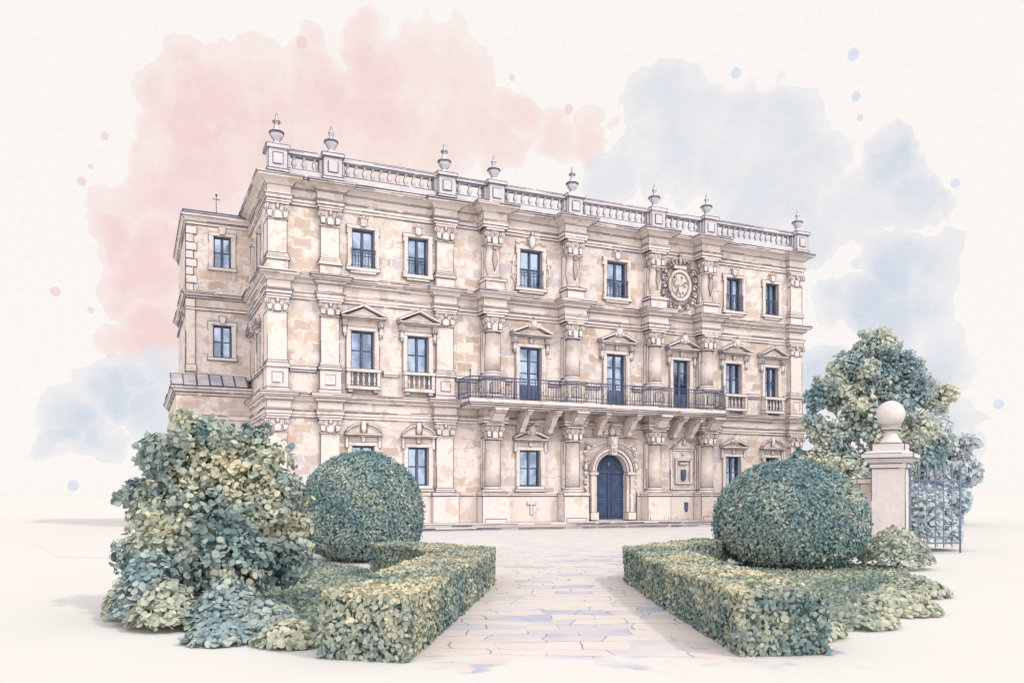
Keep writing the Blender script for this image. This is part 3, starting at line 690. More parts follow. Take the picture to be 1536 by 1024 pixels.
# lean-to at the foot of the wing
AX, AY = -3.95, SET - 1.0
s = MB(); s.add([(AX, AY, 0), (-.003, AY, 0), (-.003, AY, 7.1), (AX, AY, 7.1)], [(0, 1, 2, 3)], ink=False); s.add([(AX, AY, 0), (AX, AY, 7.1), (AX, SET + 9, 7.1), (AX, SET + 9, 0)], [(0, 1, 2, 3)], ink=False)
s.build('lean_to_wall', ASHLAR, palace)
s = MB(); ap = [(AX, SET + 9), (AX, AY), (-.003, AY)]; s.sweep(ap, f(6.9, .45)); s.sweep(ap, [(0, 5.6), (.07, 5.6), (.07, 5.8), (0, 5.84)]); s.build('lean_to_cornice', TRIM, palace, ink=IR)
s = MB()
for i in range(6):
    x0, x1 = AX - .25 + i * .66, AX - .25 + (i + 1) * .66 - .04
    z = 7.4 + rnd.uniform(-.02, .05); x1 = min(x1, -.01)
    s.add([(x0, AY - .28, z), (x1, AY - .28, z), (x1, SET - .01, z + .75), (x0, SET - .01, z + .75), (x0, AY - .28, z - .06), (x1, AY - .28, z - .06)], [(0, 1, 2, 3), (4, 5, 1, 0)])
s.build('lean_to_roof', make_stone('grey_roof_stone', (.34, .33, .385), (.44, .42, .45), (.50, .46, .46)), palace, ink=.03)

# ------------------------------------------------------------------ ground, paving, steps
def ground_mat():
    m, nt, out = new_mat('pale_gravel'); g = N(nt, 'NewGeometry')
    r = ramp(nt, [(.35, (.595, .592, .583)), (.65, (.604, .599, .59))]); nt.links.new(noise_tex(nt, g.outputs['Position'], .5, 4, .6), r.inputs[0])
    principled(nt, out, r.outputs[0], .95, .05); return m
GRAVEL = ground_mat()
def poly_obj(name, pts, z, mat, label=None, kind='structure', cat=None):
    me = bpy.data.meshes.new(name); me.from_pydata([(a, c, z) for a, c in pts], [], [tuple(range(len(pts)))]); me.materials.append(mat); me.update()
    if me.polygons[0].normal.z < 0: me.flip_normals()
    return tag(link(name, me), label, cat, None, kind)
poly_obj('ground', [(-4000, -4000), (4000, -4000), (4000, 4000), (-4000, 4000)], -.3, GRAVEL)
def paving_mat():
    m, nt, out = new_mat('stone_paving'); g = N(nt, 'NewGeometry'); pos = g.outputs['Position']
    mp = N(nt, 'Mapping'); mp.inputs['Rotation'].default_value = (0, 0, math.radians(24.2)); nt.links.new(pos, mp.inputs[0])
    nz = noise_tex(nt, pos, .9, 2, .5, 'Color'); sc = N(nt, 'VectorMath', operation='SCALE'); nt.links.new(vmath(nt, 'SUBTRACT', nz, (.5, .5, .5)), sc.inputs[0]); sc.inputs['Scale'].default_value = .75
    uv = vmath(nt, 'ADD', mp.outputs[0], sc.outputs[0])
    b = N(nt, 'TexBrick', offset=.43, squash=.72, squash_frequency=3)
    for k, v in (('Color1', (0, 0, 0, 1)), ('Color2', (1, 1, 1, 1)), ('Mortar', (.5, .5, .5, 1))): b.inputs[k].default_value = v
    for k, v in (('Scale', 1), ('Mortar Size', .011), ('Mortar Smooth', .1), ('Brick Width', .74), ('Row Height', .45)): b.inputs[k].default_value = v
    nt.links.new(uv, b.inputs['Vector'])
    r = ramp(nt, [(0, (.59, .55, .53)), (.3, (.43, .43, .51)), (.4, (.61, .56, .53)), (.5, (.51, .50, .54)), (.57, (.62, .565, .525)), (.66, (.40, .415, .52)), (.72, (.585, .53, .50)), (.8, (.52, .505, .545))], 'CONSTANT')
    nt.links.new(b.outputs['Color'], r.inputs[0])
    blot = smooth(nt, noise_tex(nt, pos, .75, 3, .6), .42, .6)
    col = mixc(nt, (.62, .58, .555), r.outputs[0], math_n(nt, 'ADD', math_n(nt, 'MULTIPLY', blot, .6), .4))
    brk = smooth(nt, noise_tex(nt, pos, 1.3, 2), .38, .50)
    col = mixc(nt, col, (.19, .19, .26), math_n(nt, 'MULTIPLY', math_n(nt, 'MULTIPLY', b.outputs['Fac'], brk), .75))
    # gravel lies over the paving at its near end
    s = N(nt, 'SeparateXYZ'); nt.links.new(pos, s.inputs[0])
    d = math_n(nt, 'ADD', math_n(nt, 'MULTIPLY', s.outputs[0], .41), math_n(nt, 'MULTIPLY', s.outputs[1], .912))
    d = math_n(nt, 'ADD', d, math_n(nt, 'MULTIPLY', math_n(nt, 'SUBTRACT', noise_tex(nt, pos, 1.5, 2.5, .55), .5), 3.4))
    near = math_n(nt, 'MULTIPLY', smooth(nt, d, -33.35, -32.8), smooth(nt, math_n(nt, 'SUBTRACT', math_n(nt, 'MULTIPLY', s.outputs[0], .912), math_n(nt, 'MULTIPLY', s.outputs[1], .41)), 1, 8))
    near = math_n(nt, 'MULTIPLY', near, math_n(nt, 'SUBTRACT', 1, math_n(nt, 'MULTIPLY', smooth(nt, d, -22, -10), .55)))
    col = mixc(nt, (.60, .596, .587), col, near)
    principled(nt, out, col, .9, .1); return m
poly_obj('path', [(-5.6, -38.5), (0.4, -38.5), (3.1, -28.6), (7.5, -25), (20, -20), (40, -6), (40, -3.9), (-10, -3.9), (-8, -16), (-1.2, -22), (.3, -28)], -.296, paving_mat())
steps = thing('entrance_steps', 'two long low pale stone steps along the foot of the palace', 'steps', (17, -2, -.3))
for i, (d, z0, z1) in enumerate(((4.0, 0, .15), (3.3, .15, .295))):
    s = MB(); s.box(-19 + i * .7, 19 - i * .7, -d + 2, 2 - .01, z0, z1 - .05, ink=False); s.box(-19.06 + i * .7, 19.06 - i * .7, -d + 1.94, 2 - .01, z1 - .05, z1)
    s.build('step', PALE, steps, ink=.026, skip=.2)

# ------------------------------------------------------------------ foliage
def leaf_mesh(name, P, size, mat, tilt=.6, n=6, rim=False, wide=(.65, 1.0), tint=None, cup=.12, seed=1):
    """many small leaves; P = [(point, normal)]; a face attribute 'tint' gives every leaf its own hue"""
    R = random.Random(seed); vs = []; fs = []; tn = []
    for i, (p, nr) in enumerate(P):
        nr = (Vector(nr) + Vector((R.gauss(0, 1), R.gauss(0, 1), R.gauss(0, 1))) * tilt).normalized()
        ref = Vector((R.uniform(-1, 1), R.uniform(-1, 1), R.uniform(-1, 1)))
        x = nr.cross(ref)
        if x.length < 1e-3: x = nr.cross(Vector((1, 0, 0)))
        x.normalize(); y = nr.cross(x); s = R.uniform(*size) * .5; wd = R.uniform(*wide)
        b = len(vs); p = Vector(p); t = tint(p, R) if tint else R.random()
        ring = [p + (x * math.cos(2 * PI * q / n) * (1 + R.uniform(-.14, .14)) + y * wd * math.sin(2 * PI * q / n) * (1 + R.uniform(-.14, .14))) * s for q in range(n)]
        cen = p + nr * s * cup
        if rim:
            vs += ring + [cen + (v - cen) * .86 + nr * s * .02 for v in ring]
            for q in range(n): fs.append((b + q, b + (q + 1) % n, b + n + (q + 1) % n, b + n + q)); tn.append(max(0, t - .16))
            fs.append(tuple(b + n + q for q in range(n))); tn.append(t)
        else:
            vs += ring; fs.append(tuple(range(b, b + n))); tn.append(t)
    me = bpy.data.meshes.new(name); me.from_pydata(vs, [], fs); me.materials.append(mat)
    a = me.attributes.new('tint', 'FLOAT', 'FACE'); a.data.foreach_set('value', tn); me.update()
    return me
def nz(p, s, o=0): return mnoise.noise(Vector((p[0] * s + o, p[1] * s + o * 1.7, p[2] * s - o)))
GREEN = [(0, (.055, .10, .10)), (.25, (.11, .17, .155)), (.5, (.185, .235, .185)), (.75, (.29, .31, .215)), (1, (.43, .41, .27))]
TOPI = make_leaf('topiary_leaf', [(0, (.13, .22, .245)), (.3, (.215, .32, .335)), (.6, (.335, .41, .38)), (1, (.56, .57, .46))])
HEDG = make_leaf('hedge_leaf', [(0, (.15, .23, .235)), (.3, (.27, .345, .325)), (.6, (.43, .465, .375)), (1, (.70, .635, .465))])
BUSH = make_leaf('bush_leaf', [(0, (.14, .215, .235)), (.3, (.28, .365, .37)), (.6, (.45, .50, .42)), (1, (.70, .645, .48))], .28)
BLUE = make_leaf('blue_green_leaf', [(0, (.20, .30, .335)), (.4, (.34, .44, .465)), (.7, (.46, .525, .50)), (1, (.60, .60, .49))], .3)
PALEL = make_leaf('pale_sage_leaf', [(0, (.32, .385, .345)), (.4, (.46, .51, .43)), (.7, (.57, .585, .475)), (1, (.70, .67, .53))], .3)
TREEL = make_leaf('tree_leaf', [(0, (.22, .33, .365)), (.3, (.36, .46, .485)), (.6, (.52, .575, .52)), (1, (.69, .68, .56))], .3)
FARL = make_leaf('far_tree_leaf', [(0, (.43, .53, .60)), (.5, (.55, .63, .67)), (1, (.65, .69, .69))], .3)
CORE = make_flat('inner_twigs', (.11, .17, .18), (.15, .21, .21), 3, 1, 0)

def topiary(name, label, loc, R, seed, count=24000, size=(.042, .09)):
    """clipped dome: R = radius, height of its widest point, height above that"""
    o = thing(name, label, 'topiary', loc); rd = random.Random(seed); P = []; RX, EQ, UP = R
    def shape(zc):
        return (math.sqrt(max(0, 1 - zc * zc)), zc * UP + EQ) if zc > 0 else ((max(0, 1 - abs(zc) ** 2.8)) ** (1 / 2.8), zc * EQ + EQ)
    for i in range(count):
        zc = rd.uniform(-.97, 1); a = rd.uniform(0, 2 * PI); q, z = shape(zc); up = zc if zc > 0 else -abs(zc) ** 3
        nrm = Vector((math.cos(a), math.sin(a), 0)) * math.sqrt(max(0, 1 - up * up)) + Vector((0, 0, up))
        f = 1 + .018 * nz(nrm, 2.2, seed) + .02 * nz(nrm, 6, seed) + .022 * nz(nrm, 15, seed) + (rd.uniform(-.05, .012) if rd.random() < .93 else rd.uniform(0, .04))
        P.append((Vector((q * math.cos(a) * RX * f, q * math.sin(a) * RX * f, EQ + (z - EQ) * f)), nrm))
    tn = lambda p, r: min(1, max(0, .42 + .42 * nz(p, 1.0, seed) + .3 * nz(p, 3.2, seed) + r.gauss(0, .15) + (.35 if r.random() < .04 else 0)))
    link('foliage', leaf_mesh('foliage', P, size, TOPI, .5, 6, False, (.6, .95), tn, .1, seed), o)
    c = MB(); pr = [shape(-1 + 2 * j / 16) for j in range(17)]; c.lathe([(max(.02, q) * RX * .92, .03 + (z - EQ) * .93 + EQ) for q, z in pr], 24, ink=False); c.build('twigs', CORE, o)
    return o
topiary('topiary_dome', 'large clipped green dome bush behind the left hedge, under the round headed window', (-.46, -20.89, -.3), (1.64, 1.3, 1.62), 3)
topiary('topiary_dome', 'large clipped dark green dome bush between the right hedge and the stone gate pier', (8.29, -27.46, -.3), (1.77, 1.15, 1.43), 5, 26000)

def hedge(label, polys, seed, z1=.38, dens=1400):
    """clipped hedge as convex plan quads; leaves over top and sides, twigs inside"""
    o = thing('box_hedge', label, 'hedge', (0, 0, -.3)); rd = random.Random(seed); P = []; core = MB(); H = z1 + .3
    def bump(p): return .035 * nz(p, 1.8, seed) + .02 * nz(p, 6, seed)
    for pts, outer in polys:
        n = len(pts); V = [Vector((a, c, 0)) for a, c in pts]; cen = sum(V, Vector()) / n
        ar = 0; tris = []
        for i in range(1, n - 1):
            A = (V[i] - V[0]).cross(V[i + 1] - V[0]).length / 2; tris.append((A, V[0], V[i], V[i + 1])); ar += A
        for A, a, c, d in tris:
            for _ in range(int(A * dens)):
                s, t = rd.random(), rd.random()
                if s + t > 1: s, t = 1 - s, 1 - t
                p = a + (c - a) * s + (d - a) * t; p.z = H + bump(p) + rd.uniform(-.05, .015); P.append((p, (0, 0, 1)))
        for i in range(n):
            if not outer[i]: continue
            a, c = V[i], V[(i + 1) % n]; L = (c - a).length; nr = (c - a).cross(Vector((0, 0, 1))).normalized()
            if nr.dot((a + c) / 2 - cen) < 0: nr = -nr
            for _ in range(int(L * H * dens)):
                p = a + (c - a) * rd.random(); p.z = H * rd.random(); p += nr * (bump(p * 1.3) + rd.uniform(-.05, .02)); P.append((p, nr))
        m = [cen + (v - cen) * max(.5, 1 - .13 / max(.1, (v - cen).length)) for v in V]
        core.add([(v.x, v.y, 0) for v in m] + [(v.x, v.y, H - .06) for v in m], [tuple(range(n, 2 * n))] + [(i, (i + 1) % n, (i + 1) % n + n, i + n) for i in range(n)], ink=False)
    tn = lambda p, r: min(1, max(0, (.62 if p.z > H - .06 else .40) + .42 * nz(p, .9, seed) + .35 * nz(p, 3.5, seed) + r.gauss(0, .14)))  # top leaves tinted paler than the sides, light from above put into colour
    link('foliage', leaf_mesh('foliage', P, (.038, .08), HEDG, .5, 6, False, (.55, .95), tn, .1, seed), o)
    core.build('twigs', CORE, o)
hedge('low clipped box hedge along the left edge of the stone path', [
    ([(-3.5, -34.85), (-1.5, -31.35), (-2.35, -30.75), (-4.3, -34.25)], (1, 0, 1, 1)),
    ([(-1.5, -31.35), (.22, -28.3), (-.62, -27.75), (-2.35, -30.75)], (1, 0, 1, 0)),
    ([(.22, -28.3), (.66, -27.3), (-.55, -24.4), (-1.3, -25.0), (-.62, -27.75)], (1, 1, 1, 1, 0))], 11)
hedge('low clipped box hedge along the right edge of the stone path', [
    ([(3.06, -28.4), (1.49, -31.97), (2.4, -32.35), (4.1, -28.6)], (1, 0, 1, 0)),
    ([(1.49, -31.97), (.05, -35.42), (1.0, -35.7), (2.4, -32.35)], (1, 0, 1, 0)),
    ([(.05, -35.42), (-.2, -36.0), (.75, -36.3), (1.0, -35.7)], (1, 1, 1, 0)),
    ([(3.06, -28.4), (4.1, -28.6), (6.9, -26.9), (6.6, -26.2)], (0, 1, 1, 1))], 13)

# lawns behind the hedges
def lawn_mat():
    m, nt, out = new_mat('turf'); g = N(nt, 'NewGeometry')
    r = ramp(nt, [(.3, (.15, .215, .20)), (.5, (.25, .30, .24)), (.7, (.42, .41, .30))]); nt.links.new(noise_tex(nt, g.outputs['Position'], 1.1, 4, .6), r.inputs[0])
    principled(nt, out, r.outputs[0], .95, .05); return m
LAWN = lawn_mat()
def lawn(pts, seed, dens=300):
    poly_obj('lawn', pts, -.288, LAWN)
    rd = random.Random(seed); P = []; V = [Vector((a, c, 0)) for a, c in pts]
    c = sum(V, Vector()) / len(V)
    for i in range(len(V)):
        a, d = V[i], V[(i + 1) % len(V)]; A = (a - c).cross(d - c).length / 2
        for _ in range(int(A * dens)):
            s, t = rd.random(), rd.random()
            if s + t > 1: s, t = 1 - s, 1 - t
            p = c + (a - c) * s + (d - c) * t; p.z = -.27 + rd.uniform(0, .05); P.append((p, (rd.gauss(0, .7), rd.gauss(0, .7), 1)))
    tn = lambda p, r: min(1, max(0, .4 + .5 * nz(p, .6, seed) + r.gauss(0, .15)))
    o = link('grass', leaf_mesh('grass', P, (.05, .12), HEDG, .4, 5, False, (.35, .6), tn, .1, seed)); tag(o, kind='stuff', label='short green grass behind the ' + ('left' if seed == 21 else 'right') + ' box hedge', cat='grass')
lawn([(-3.9, -33.4), (-.9, -28.2), (-1.0, -24.6), (-2.0, -19.6), (-5.0, -24.0), (-6.2, -29.5)], 21)
lawn([(3.9, -28.9), (1.4, -34.6), (3.4, -34.2), (7.2, -31.9), (10.8, -28.6), (9.6, -26.2), (6.6, -26.9)], 22)

# loose leafy bush at the left
def clump_points(cl, rd, density, shell=.45):
    P = []
    for x, y, z, r, rz in cl:
        for _ in range(int(density * r * r)):
            d = Vector((rd.gauss(0, 1), rd.gauss(0, 1), rd.gauss(0, 1))).normalized(); f = shell + (1 - shell) * rd.random() ** .6
            P.append((Vector((x + d.x * r * f, y + d.y * r * f, z + d.z * rz * f)), d * .8 + Vector((0, 0, .35))))
    return P
CAM = Vector((-6.065, -43.153, 1.4)); TH = math.radians(24.22)
rd = random.Random(5); cl = []
bush = thing('leafy_bush', 'big loose leafy bush with round olive and teal leaves, left of the clipped dome', 'bush', (-4.92, -29.85, -.3))
for rx, ry, z, r in ((-.05, 0, 1.15, 1.0), (-.75, .1, 1.35, .62), (.62, .1, 1.3, .66), (-.45, .1, 2.1, .62), (.15, .1, 2.15, .55), (-.8, -.1, 2.3, .38), (-.25, .2, 2.62, .36), (.45, .2, 2.5, .3), (.95, 0, 1.75, .38), (-1.15, 0, .85, .42), (1.05, -.1, .8, .45), (-.4, -.5, .75, .7), (.4, -.6, .7, .65), (-1.2, .1, 1.75, .26), (-.55, .15, 2.85, .2), (.7, .1, 2.25, .28), (1.2, .1, 1.3, .24)):
    x = math.cos(TH) * rx + math.sin(TH) * ry; y = -math.sin(TH) * rx + math.cos(TH) * ry; cl.append((x, y, z, r, r))
sprig = []
for i in range(34):
    a, e_ = rd.uniform(0, 2 * PI), rd.uniform(-.1, 1.3); q = rd.uniform(1.28, 1.5); sprig.append((q * math.cos(a) * math.cos(e_), q * math.sin(a) * math.cos(e_) * .8, 1.35 + q * 1.05 * math.sin(e_), rd.uniform(.08, .17), .14))
P = clump_points(cl, rd, 4300, .35) + clump_points(sprig, rd, 1500, .2)
tn = lambda p, r: min(1, max(0, .52 + .75 * nz(p, 1.15, 8) + .35 * nz(p, 3, 4) + r.gauss(0, .13)))
link('foliage', leaf_mesh('foliage', P, (.04, .125), BUSH, .6, 7, True, (.75, 1.0), tn, .12, 8), bush)
s = MB()
for x, y, z, r, q in cl:
    k = Vector((x, y, z)); s.tube([(x * .1, y * .1, 0), tuple(k * .5 + Vector((0, 0, -.1))), tuple(k)], [.035, .025, .01], 5)
s.build('stem', BARK, bush)

def low_plant(label, loc, r, h, mat, seed, size=(.16, .34), group=None, count=150, name='low_plant', cat='plant'):
    o = thing(name, label, cat, loc, 0, group); rd = random.Random(seed); P = []
    for _ in range(count):
        a = rd.uniform(0, 2 * PI); q = math.sqrt(rd.random()) * r; z = h * (1 - (q / r) ** 2 * .75) * (.25 + .75 * rd.random() ** .6)
        P.append((Vector((q * math.cos(a), q * math.sin(a), z)), Vector((math.cos(a) * .7, math.sin(a) * .7, .9))))
    tn = lambda p, r_: min(1, max(0, .5 + .5 * nz(p, 1.6, seed) + r_.gauss(0, .2)))
    link('foliage', leaf_mesh('foliage', P, size, mat, .5, 9, True, (.8, 1.0), tn, .12, seed), o)
    s = MB()
    for i in range(7):
        a = i * .9; s.tube([(0, 0, 0), (r * .4 * math.cos(a), r * .4 * math.sin(a), h * .6)], [.015, .008], 4)
    s.build('stem', BARK, o)
def at(x, t, z=-.3):
    """ground point lying t metres ahead of the viewer and x metres to the right"""
    return (CAM.x + math.cos(TH) * x + math.sin(TH) * t, CAM.y - math.sin(TH) * x + math.cos(TH) * t, z)
LOW = [  # blue leaved plants are added to stand in for the bush's bluish lower shading
    (-3.7, 11.0, .55, .65, BLUE, 'low blue green plant added as the bluish shading at the near foot of the leafy bush'),
    (-3.05, 10.5, .5, .42, BLUE, 'low blue green leaved plant added as bluish shading between the leafy bush and the hedge end'),
    (-4.45, 10.9, .5, .62, PALEL, 'pale sage plant with round leaves at the outer foot of the leafy bush'),
    (-5.25, 11.8, .45, .75, PALEL, 'pale round leaved plant at the left side of the leafy bush'),
    (-4.85, 11.3, .5, 1.05, BLUE, 'taller blue green round leaved plant added as bluish shading on the left of the leafy bush'),
    (-2.55, 9.7, .42, .3, PALEL, 'small pale plant just in front of the left hedge end'),
    (-3.4, 9.9, .45, .28, BLUE, 'lowest bluish plant, added as shading on the gravel in front of the leafy bush'),
    (3.55, 10.3, .5, .34, PALEL, 'pale ground plant beside the near end of the right hedge'),
    (4.5, 11.2, .6, .34, PALEL, 'wide pale sage plant on the near edge of the right lawn'),
    (5.6, 12.4, .65, .36, PALEL, 'spreading pale plant farther along the right lawn edge'),
    (6.9, 14.5, .6, .36, PALEL, 'pale spreading plant before the yellowish shrub by the pier'),
]
for i, (x, t, r, h, m, lab) in enumerate(LOW): low_plant(lab, at(x, t), r, h, m, 40 + i, count=int(1500 * r + 400 * h), size=(.045, .115))
low_plant('small yellow green shrub in front of the stone gate pier', at(9.1, 20.0), .85, 1.05, PALEL, 61, (.06, .14), None, 1100, 'garden_shrub', 'shrub')
low_plant('pale blue bush behind the bars of the iron gate', at(13.2, 27.2), 1.2, 2.2, FARL, 62, (.08, .2), None, 2600, 'garden_shrub', 'shrub')

# trees
def tree(label, loc, clumps, mat, seed, dens, size, trunk=.22, tnb=.45, shell=.4):
    o = thing('garden_tree', label, 'tree', loc); rd = random.Random(seed)
    sub = []
    for x, y, z, r, q in clumps:
        for _ in range(9):
            d = Vector((rd.gauss(0, 1), rd.gauss(0, 1), rd.gauss(0, 1))).normalized() * rd.uniform(.3, 1.2); k = r * rd.uniform(.22, .52); sub.append((x + d.x * r, y + d.y * r, z + d.z * q, k, k * .85))
    P = clump_points(sub, rd, dens, shell) + clump_points([(x, y, z, r * 1.0, q * 1.0) for x, y, z, r, q in clumps], rd, dens * .95, .15)
    tn = lambda p, r: min(1, max(0, tnb + .7 * nz(p, .42, seed) + .35 * nz(p, 1.2, seed) + r.gauss(0, .12)))
    link('crown', leaf_mesh('crown', P, size, mat, .6, 7, False, (.7, 1), tn, .1, seed), o)
    s = MB(); top = max(c[2] for c in clumps)
    s.tube([(0, 0, 0), (.05, 0, top * .25), (-.08, .05, top * .5), (0, 0, top * .85)], [trunk, trunk * .75, trunk * .5, trunk * .15], 8)
    for x, y, z, r, q in clumps:
        b = min(z * .6, top * .45); s.tube([(0, 0, b * .8), (x * .45, y * .45, b + (z - b) * .4), (x * .9, y * .9, z)], [trunk * .42, trunk * .25, .02], 5)
    s.build('trunk', BARK, o)
def rot(l): return [(math.cos(TH) * x + math.sin(TH) * y, -math.sin(TH) * x + math.cos(TH) * y, z, r, q) for x, y, z, r, q in l]
T = 46
tree('tall olive green tree to the right of the palace, behind the ball topped pier', at(19.9, T), rot([(.1, 0, 10.3, .8, .7), (3.9, 0, 7.3, .6, .5), (2.0, 0, 8.3, .9, .8),
    (.1, 0, 9.6, 1.15, 1.1), (-.1, 0, 8.4, 1.5, 1.3), (-1.5, .2, 8.9, 1.0, .9), (1.4, 0, 8.8, 1.0, .9), (-2.4, 0, 7.7, .95, .8), (-3.3, 0, 7.0, .8, .7), (-3.5, .1, 5.7, .75, .6), (2.4, 0, 7.6, 1.0, .8), (3.3, .2, 7.0, .8, .7),
    (-1.2, 0, 7.0, 1.3, 1.1), (1.1, 0, 7.0, 1.3, 1.1), (-2.3, .3, 5.2, 1.2, 1.0), (0, 0, 5.4, 1.5, 1.2), (2.4, .3, 5.4, 1.2, 1.0), (-2.9, 0, 3.7, 1.0, .9), (-1.2, .2, 3.5, 1.3, 1.1), (1.0, .2, 3.6, 1.3, 1.1), (2.8, .3, 4.0, 1.1, .9)]), TREEL, 31, 560, (.1, .28), .2, .5, .4)
tree('low teal tree close to the palace corner, under the tall olive tree', at(18.0, 47.5), rot([(-1.0, 0, 2.6, 1.2, 1.0), (.6, 0, 3.2, 1.3, 1.1), (-1.5, .2, 3.6, .9, .8), (1.6, 0, 2.4, 1.2, 1.0), (0, 0, 1.4, 1.5, 1.0)]), TREEL, 32, 620, (.12, .32), .16, .2)
tree('pale bluish tree on the far right, beyond the iron gate', at(26.0, 52), rot([(-.3, 0, 5.9, 1.4, 1.2), (-1.6, 0, 4.7, 1.3, 1.1), (.8, 0, 4.6, 1.4, 1.2), (-2.4, 0, 3.4, 1.3, 1.0), (0, 0, 3.2, 1.7, 1.3), (1.8, 0, 3.2, 1.2, 1.0), (0, 0, 1.5, 2.2, 1.2), (-2.6, 0, 6.5, .9, .8)]), FARL, 33, 620, (.14, .36), .18, .55)

# ------------------------------------------------------------------ gate pier, garden wall, iron gate
px, py, _ = at(11.32, 25.2)
pier = thing('gate_pier', 'square pale stone gate pier crowned by a large stone ball', 'gate pier', (px, py, -.3), -TH - math.radians(33))
s = MB(); h = .46
s.cbox((0, 0), (h + .09, h + .09), 0, .5); s.cbox((0, 0), (h, h), .5, 2.68); s.build('shaft', PALE, pier, ink=.016)
s = MB(); s.cbox((0, 0), (h + .05, h + .05), 2.55, 2.68); s.frustum((0, 0), (h + .03, h + .03), (h + .2, h + .2), 2.68, 2.84, ink=False); s.cbox((0, 0), (h + .25, h + .25), 2.84, 2.98); s.frustum((0, 0), (h + .22, h + .22), (h + .05, h + .05), 2.98, 3.06); s.cbox((0, 0), (h - .02, h - .02), 3.06, 3.28)
s.lathe([(.34, 3.28), (.3, 3.36), (.2, 3.5), (.15, 3.62), (.16, 3.68), (.26, 3.7), (.27, 3.78), (.2, 3.82)], 20); s.build('cap', PALE, pier, ink=.016)
s = MB(); s.ball((0, 0, 4.17), .4, 28, 18, ink=False); s.build('stone_ball', PALE, pier)
wl = thing('garden_wall', 'low pale garden wall running back from the gate pier', 'wall', (0, 0, -.3))
a, c = Vector(at(10.75, 25.6, 0)), Vector(at(14.2, 41, 0)); a.z = c.z = 0; d = (c - a); L = d.length
Mx = Matrix.Translation(a) @ Matrix.Rotation(math.atan2(d.y, d.x), 4, 'Z')
s = MB(); s.box(0, L, -.18, .18, 0, 2.1, M=Mx); s.build('masonry', ASHLAR, wl, ink=.016)
s = MB(); s.box(0, L, -.26, .26, 2.1, 2.26, M=Mx); s.build('coping', PALE, wl, ink=.016)
ga, gc = Vector(at(11.85, 25.1)), Vector(at(13.55, 25.5)); gd = gc - ga; GL = gd.length
gate = thing('iron_gate', 'open dark iron gate with spear tips beside the stone pier', 'gate', tuple(ga), math.atan2(gd.y, gd.x))
s = MB(); zt = 2.18
for zz, rr in ((zt, .028), (zt - .28, .022), (.32, .028), (.5, .02)): s.tube([(0, 0, zz), (GL, 0, zz)], rr, 5)
nb = 7
for i in range(nb):
    x = GL * i / (nb - 1); e = i in (0, nb - 1); s.tube([(x, 0, .02 if e else .18), (x, 0, zt + .12)], .03 if e else .016, 5)
for i in range(1, nb - 1, 2):
    x = GL * (i + .5) / (nb - 1); s.tube([(x + .1 * math.cos(q), 0, zt - .14 + .1 * math.sin(q)) for q in [PI / 5 * j for j in range(10)]], .014, 4, True)
s.tube([(GL * (.1 + .5 * j / 8), 0, zt - .28 + .24 * math.sin(PI * j / 8)) for j in range(9)], .02, 4)
GIRON = make_flat('weathered_gate_iron', (.12, .15, .23), (.19, .23, .32), 3, .6, .3)
gb = s.build('bars', GIRON, gate)
tip = MB(); tip.lathe([(.012, 0), (.04, .05), (.02, .08), (.05, .16), (.008, .36)], 8, ink=False)
tm = None
for i in range(nb):
    if tm is None: o = tip.build('spear_tip', GIRON, gate); tm = o.data
    else: o = link('spear_tip', tm, gate)
    o.location = (GL * i / (nb - 1), 0, zt + .1); o.scale = (1.15, 1.15, 1.35)

# ------------------------------------------------------------------ sky: white air with pink and blue washes of cloud
world = bpy.data.worlds.new('World'); bpy.context.scene.world = world; world.use_nodes = True
nt = world.node_tree; nt.nodes.clear()
SUN = Vector((.42, -.72, .82)).normalized(); EL = math.asin(SUN.z)
sky = N(nt, 'TexSky', sky_type='NISHITA', sun_disc=False, sun_elevation=EL, sun_rotation=math.atan2(SUN.x, SUN.y))
tc = N(nt, 'TexCoord'); sp = N(nt, 'SeparateXYZ'); nt.links.new(tc.outputs['Generated'], sp.inputs[0])
az = math_n(nt, 'ARCTAN2', sp.outputs[0], sp.outputs[1]); el = math_n(nt, 'ARCSINE', sp.outputs[2])
cb = N(nt, 'CombineXYZ'); nt.links.new(az, cb.inputs[0]); nt.links.new(el, cb.inputs[1])
def warp(vec, s, amt, det=3):
    c = noise_tex(nt, vec, s, det, .55, 'Color'); k = N(nt, 'VectorMath', operation='SCALE'); nt.links.new(vmath(nt, 'SUBTRACT', c, (.5, .5, .5)), k.inputs[0]); k.inputs['Scale'].default_value = amt
    return vmath(nt, 'ADD', vec, vmath(nt, 'MULTIPLY', k.outputs[0], (1, 1, 0)))
w1 = warp(warp(cb.outputs[0], 9, .075, 2), 34, .026, 3)
def AE(x, y):   # azimuth and elevation of a cloud
    X, Z = (x - 768) / 1265, (745 - y) / 1265
    return TH + math.atan(X), math.atan(Z / math.sqrt(1 + X * X))
def puffs(lst, vec):
    m = None
    for x, y, r in lst:
        a, e = AE(x, y); rr = r * (.96 if r > 12 else 1) / 1265 * math.cos(a - TH)
        d = vmath(nt, 'DISTANCE', vec, (a, e, 0))
        k = N(nt, 'Math', operation='MULTIPLY_ADD'); nt.links.new(d, k.inputs[0]); k.inputs[1].default_value = -1 / rr; k.inputs[2].default_value = 1
        m = k.outputs[0] if m is None else math_n(nt, 'MAXIMUM', m, k.outputs[0])
    return m
pinkL = [(330, 160, 100), (290, 190, 85), (400, 130, 75), (560, 95, 72), (640, 95, 72), (690, 115, 68), (480, 150, 85), (570, 170, 100), (700, 190, 80), (420, 240, 100), (300, 270, 100), (225, 270, 55), (180, 300, 55), (170, 355, 50), (240, 380, 75), (205, 430, 62), (240, 490, 62), (180, 505, 42), (775, 175, 34), (830, 215, 45), (885, 210, 40), (650, 225, 65), (755, 225, 55), (560, 240, 90)]
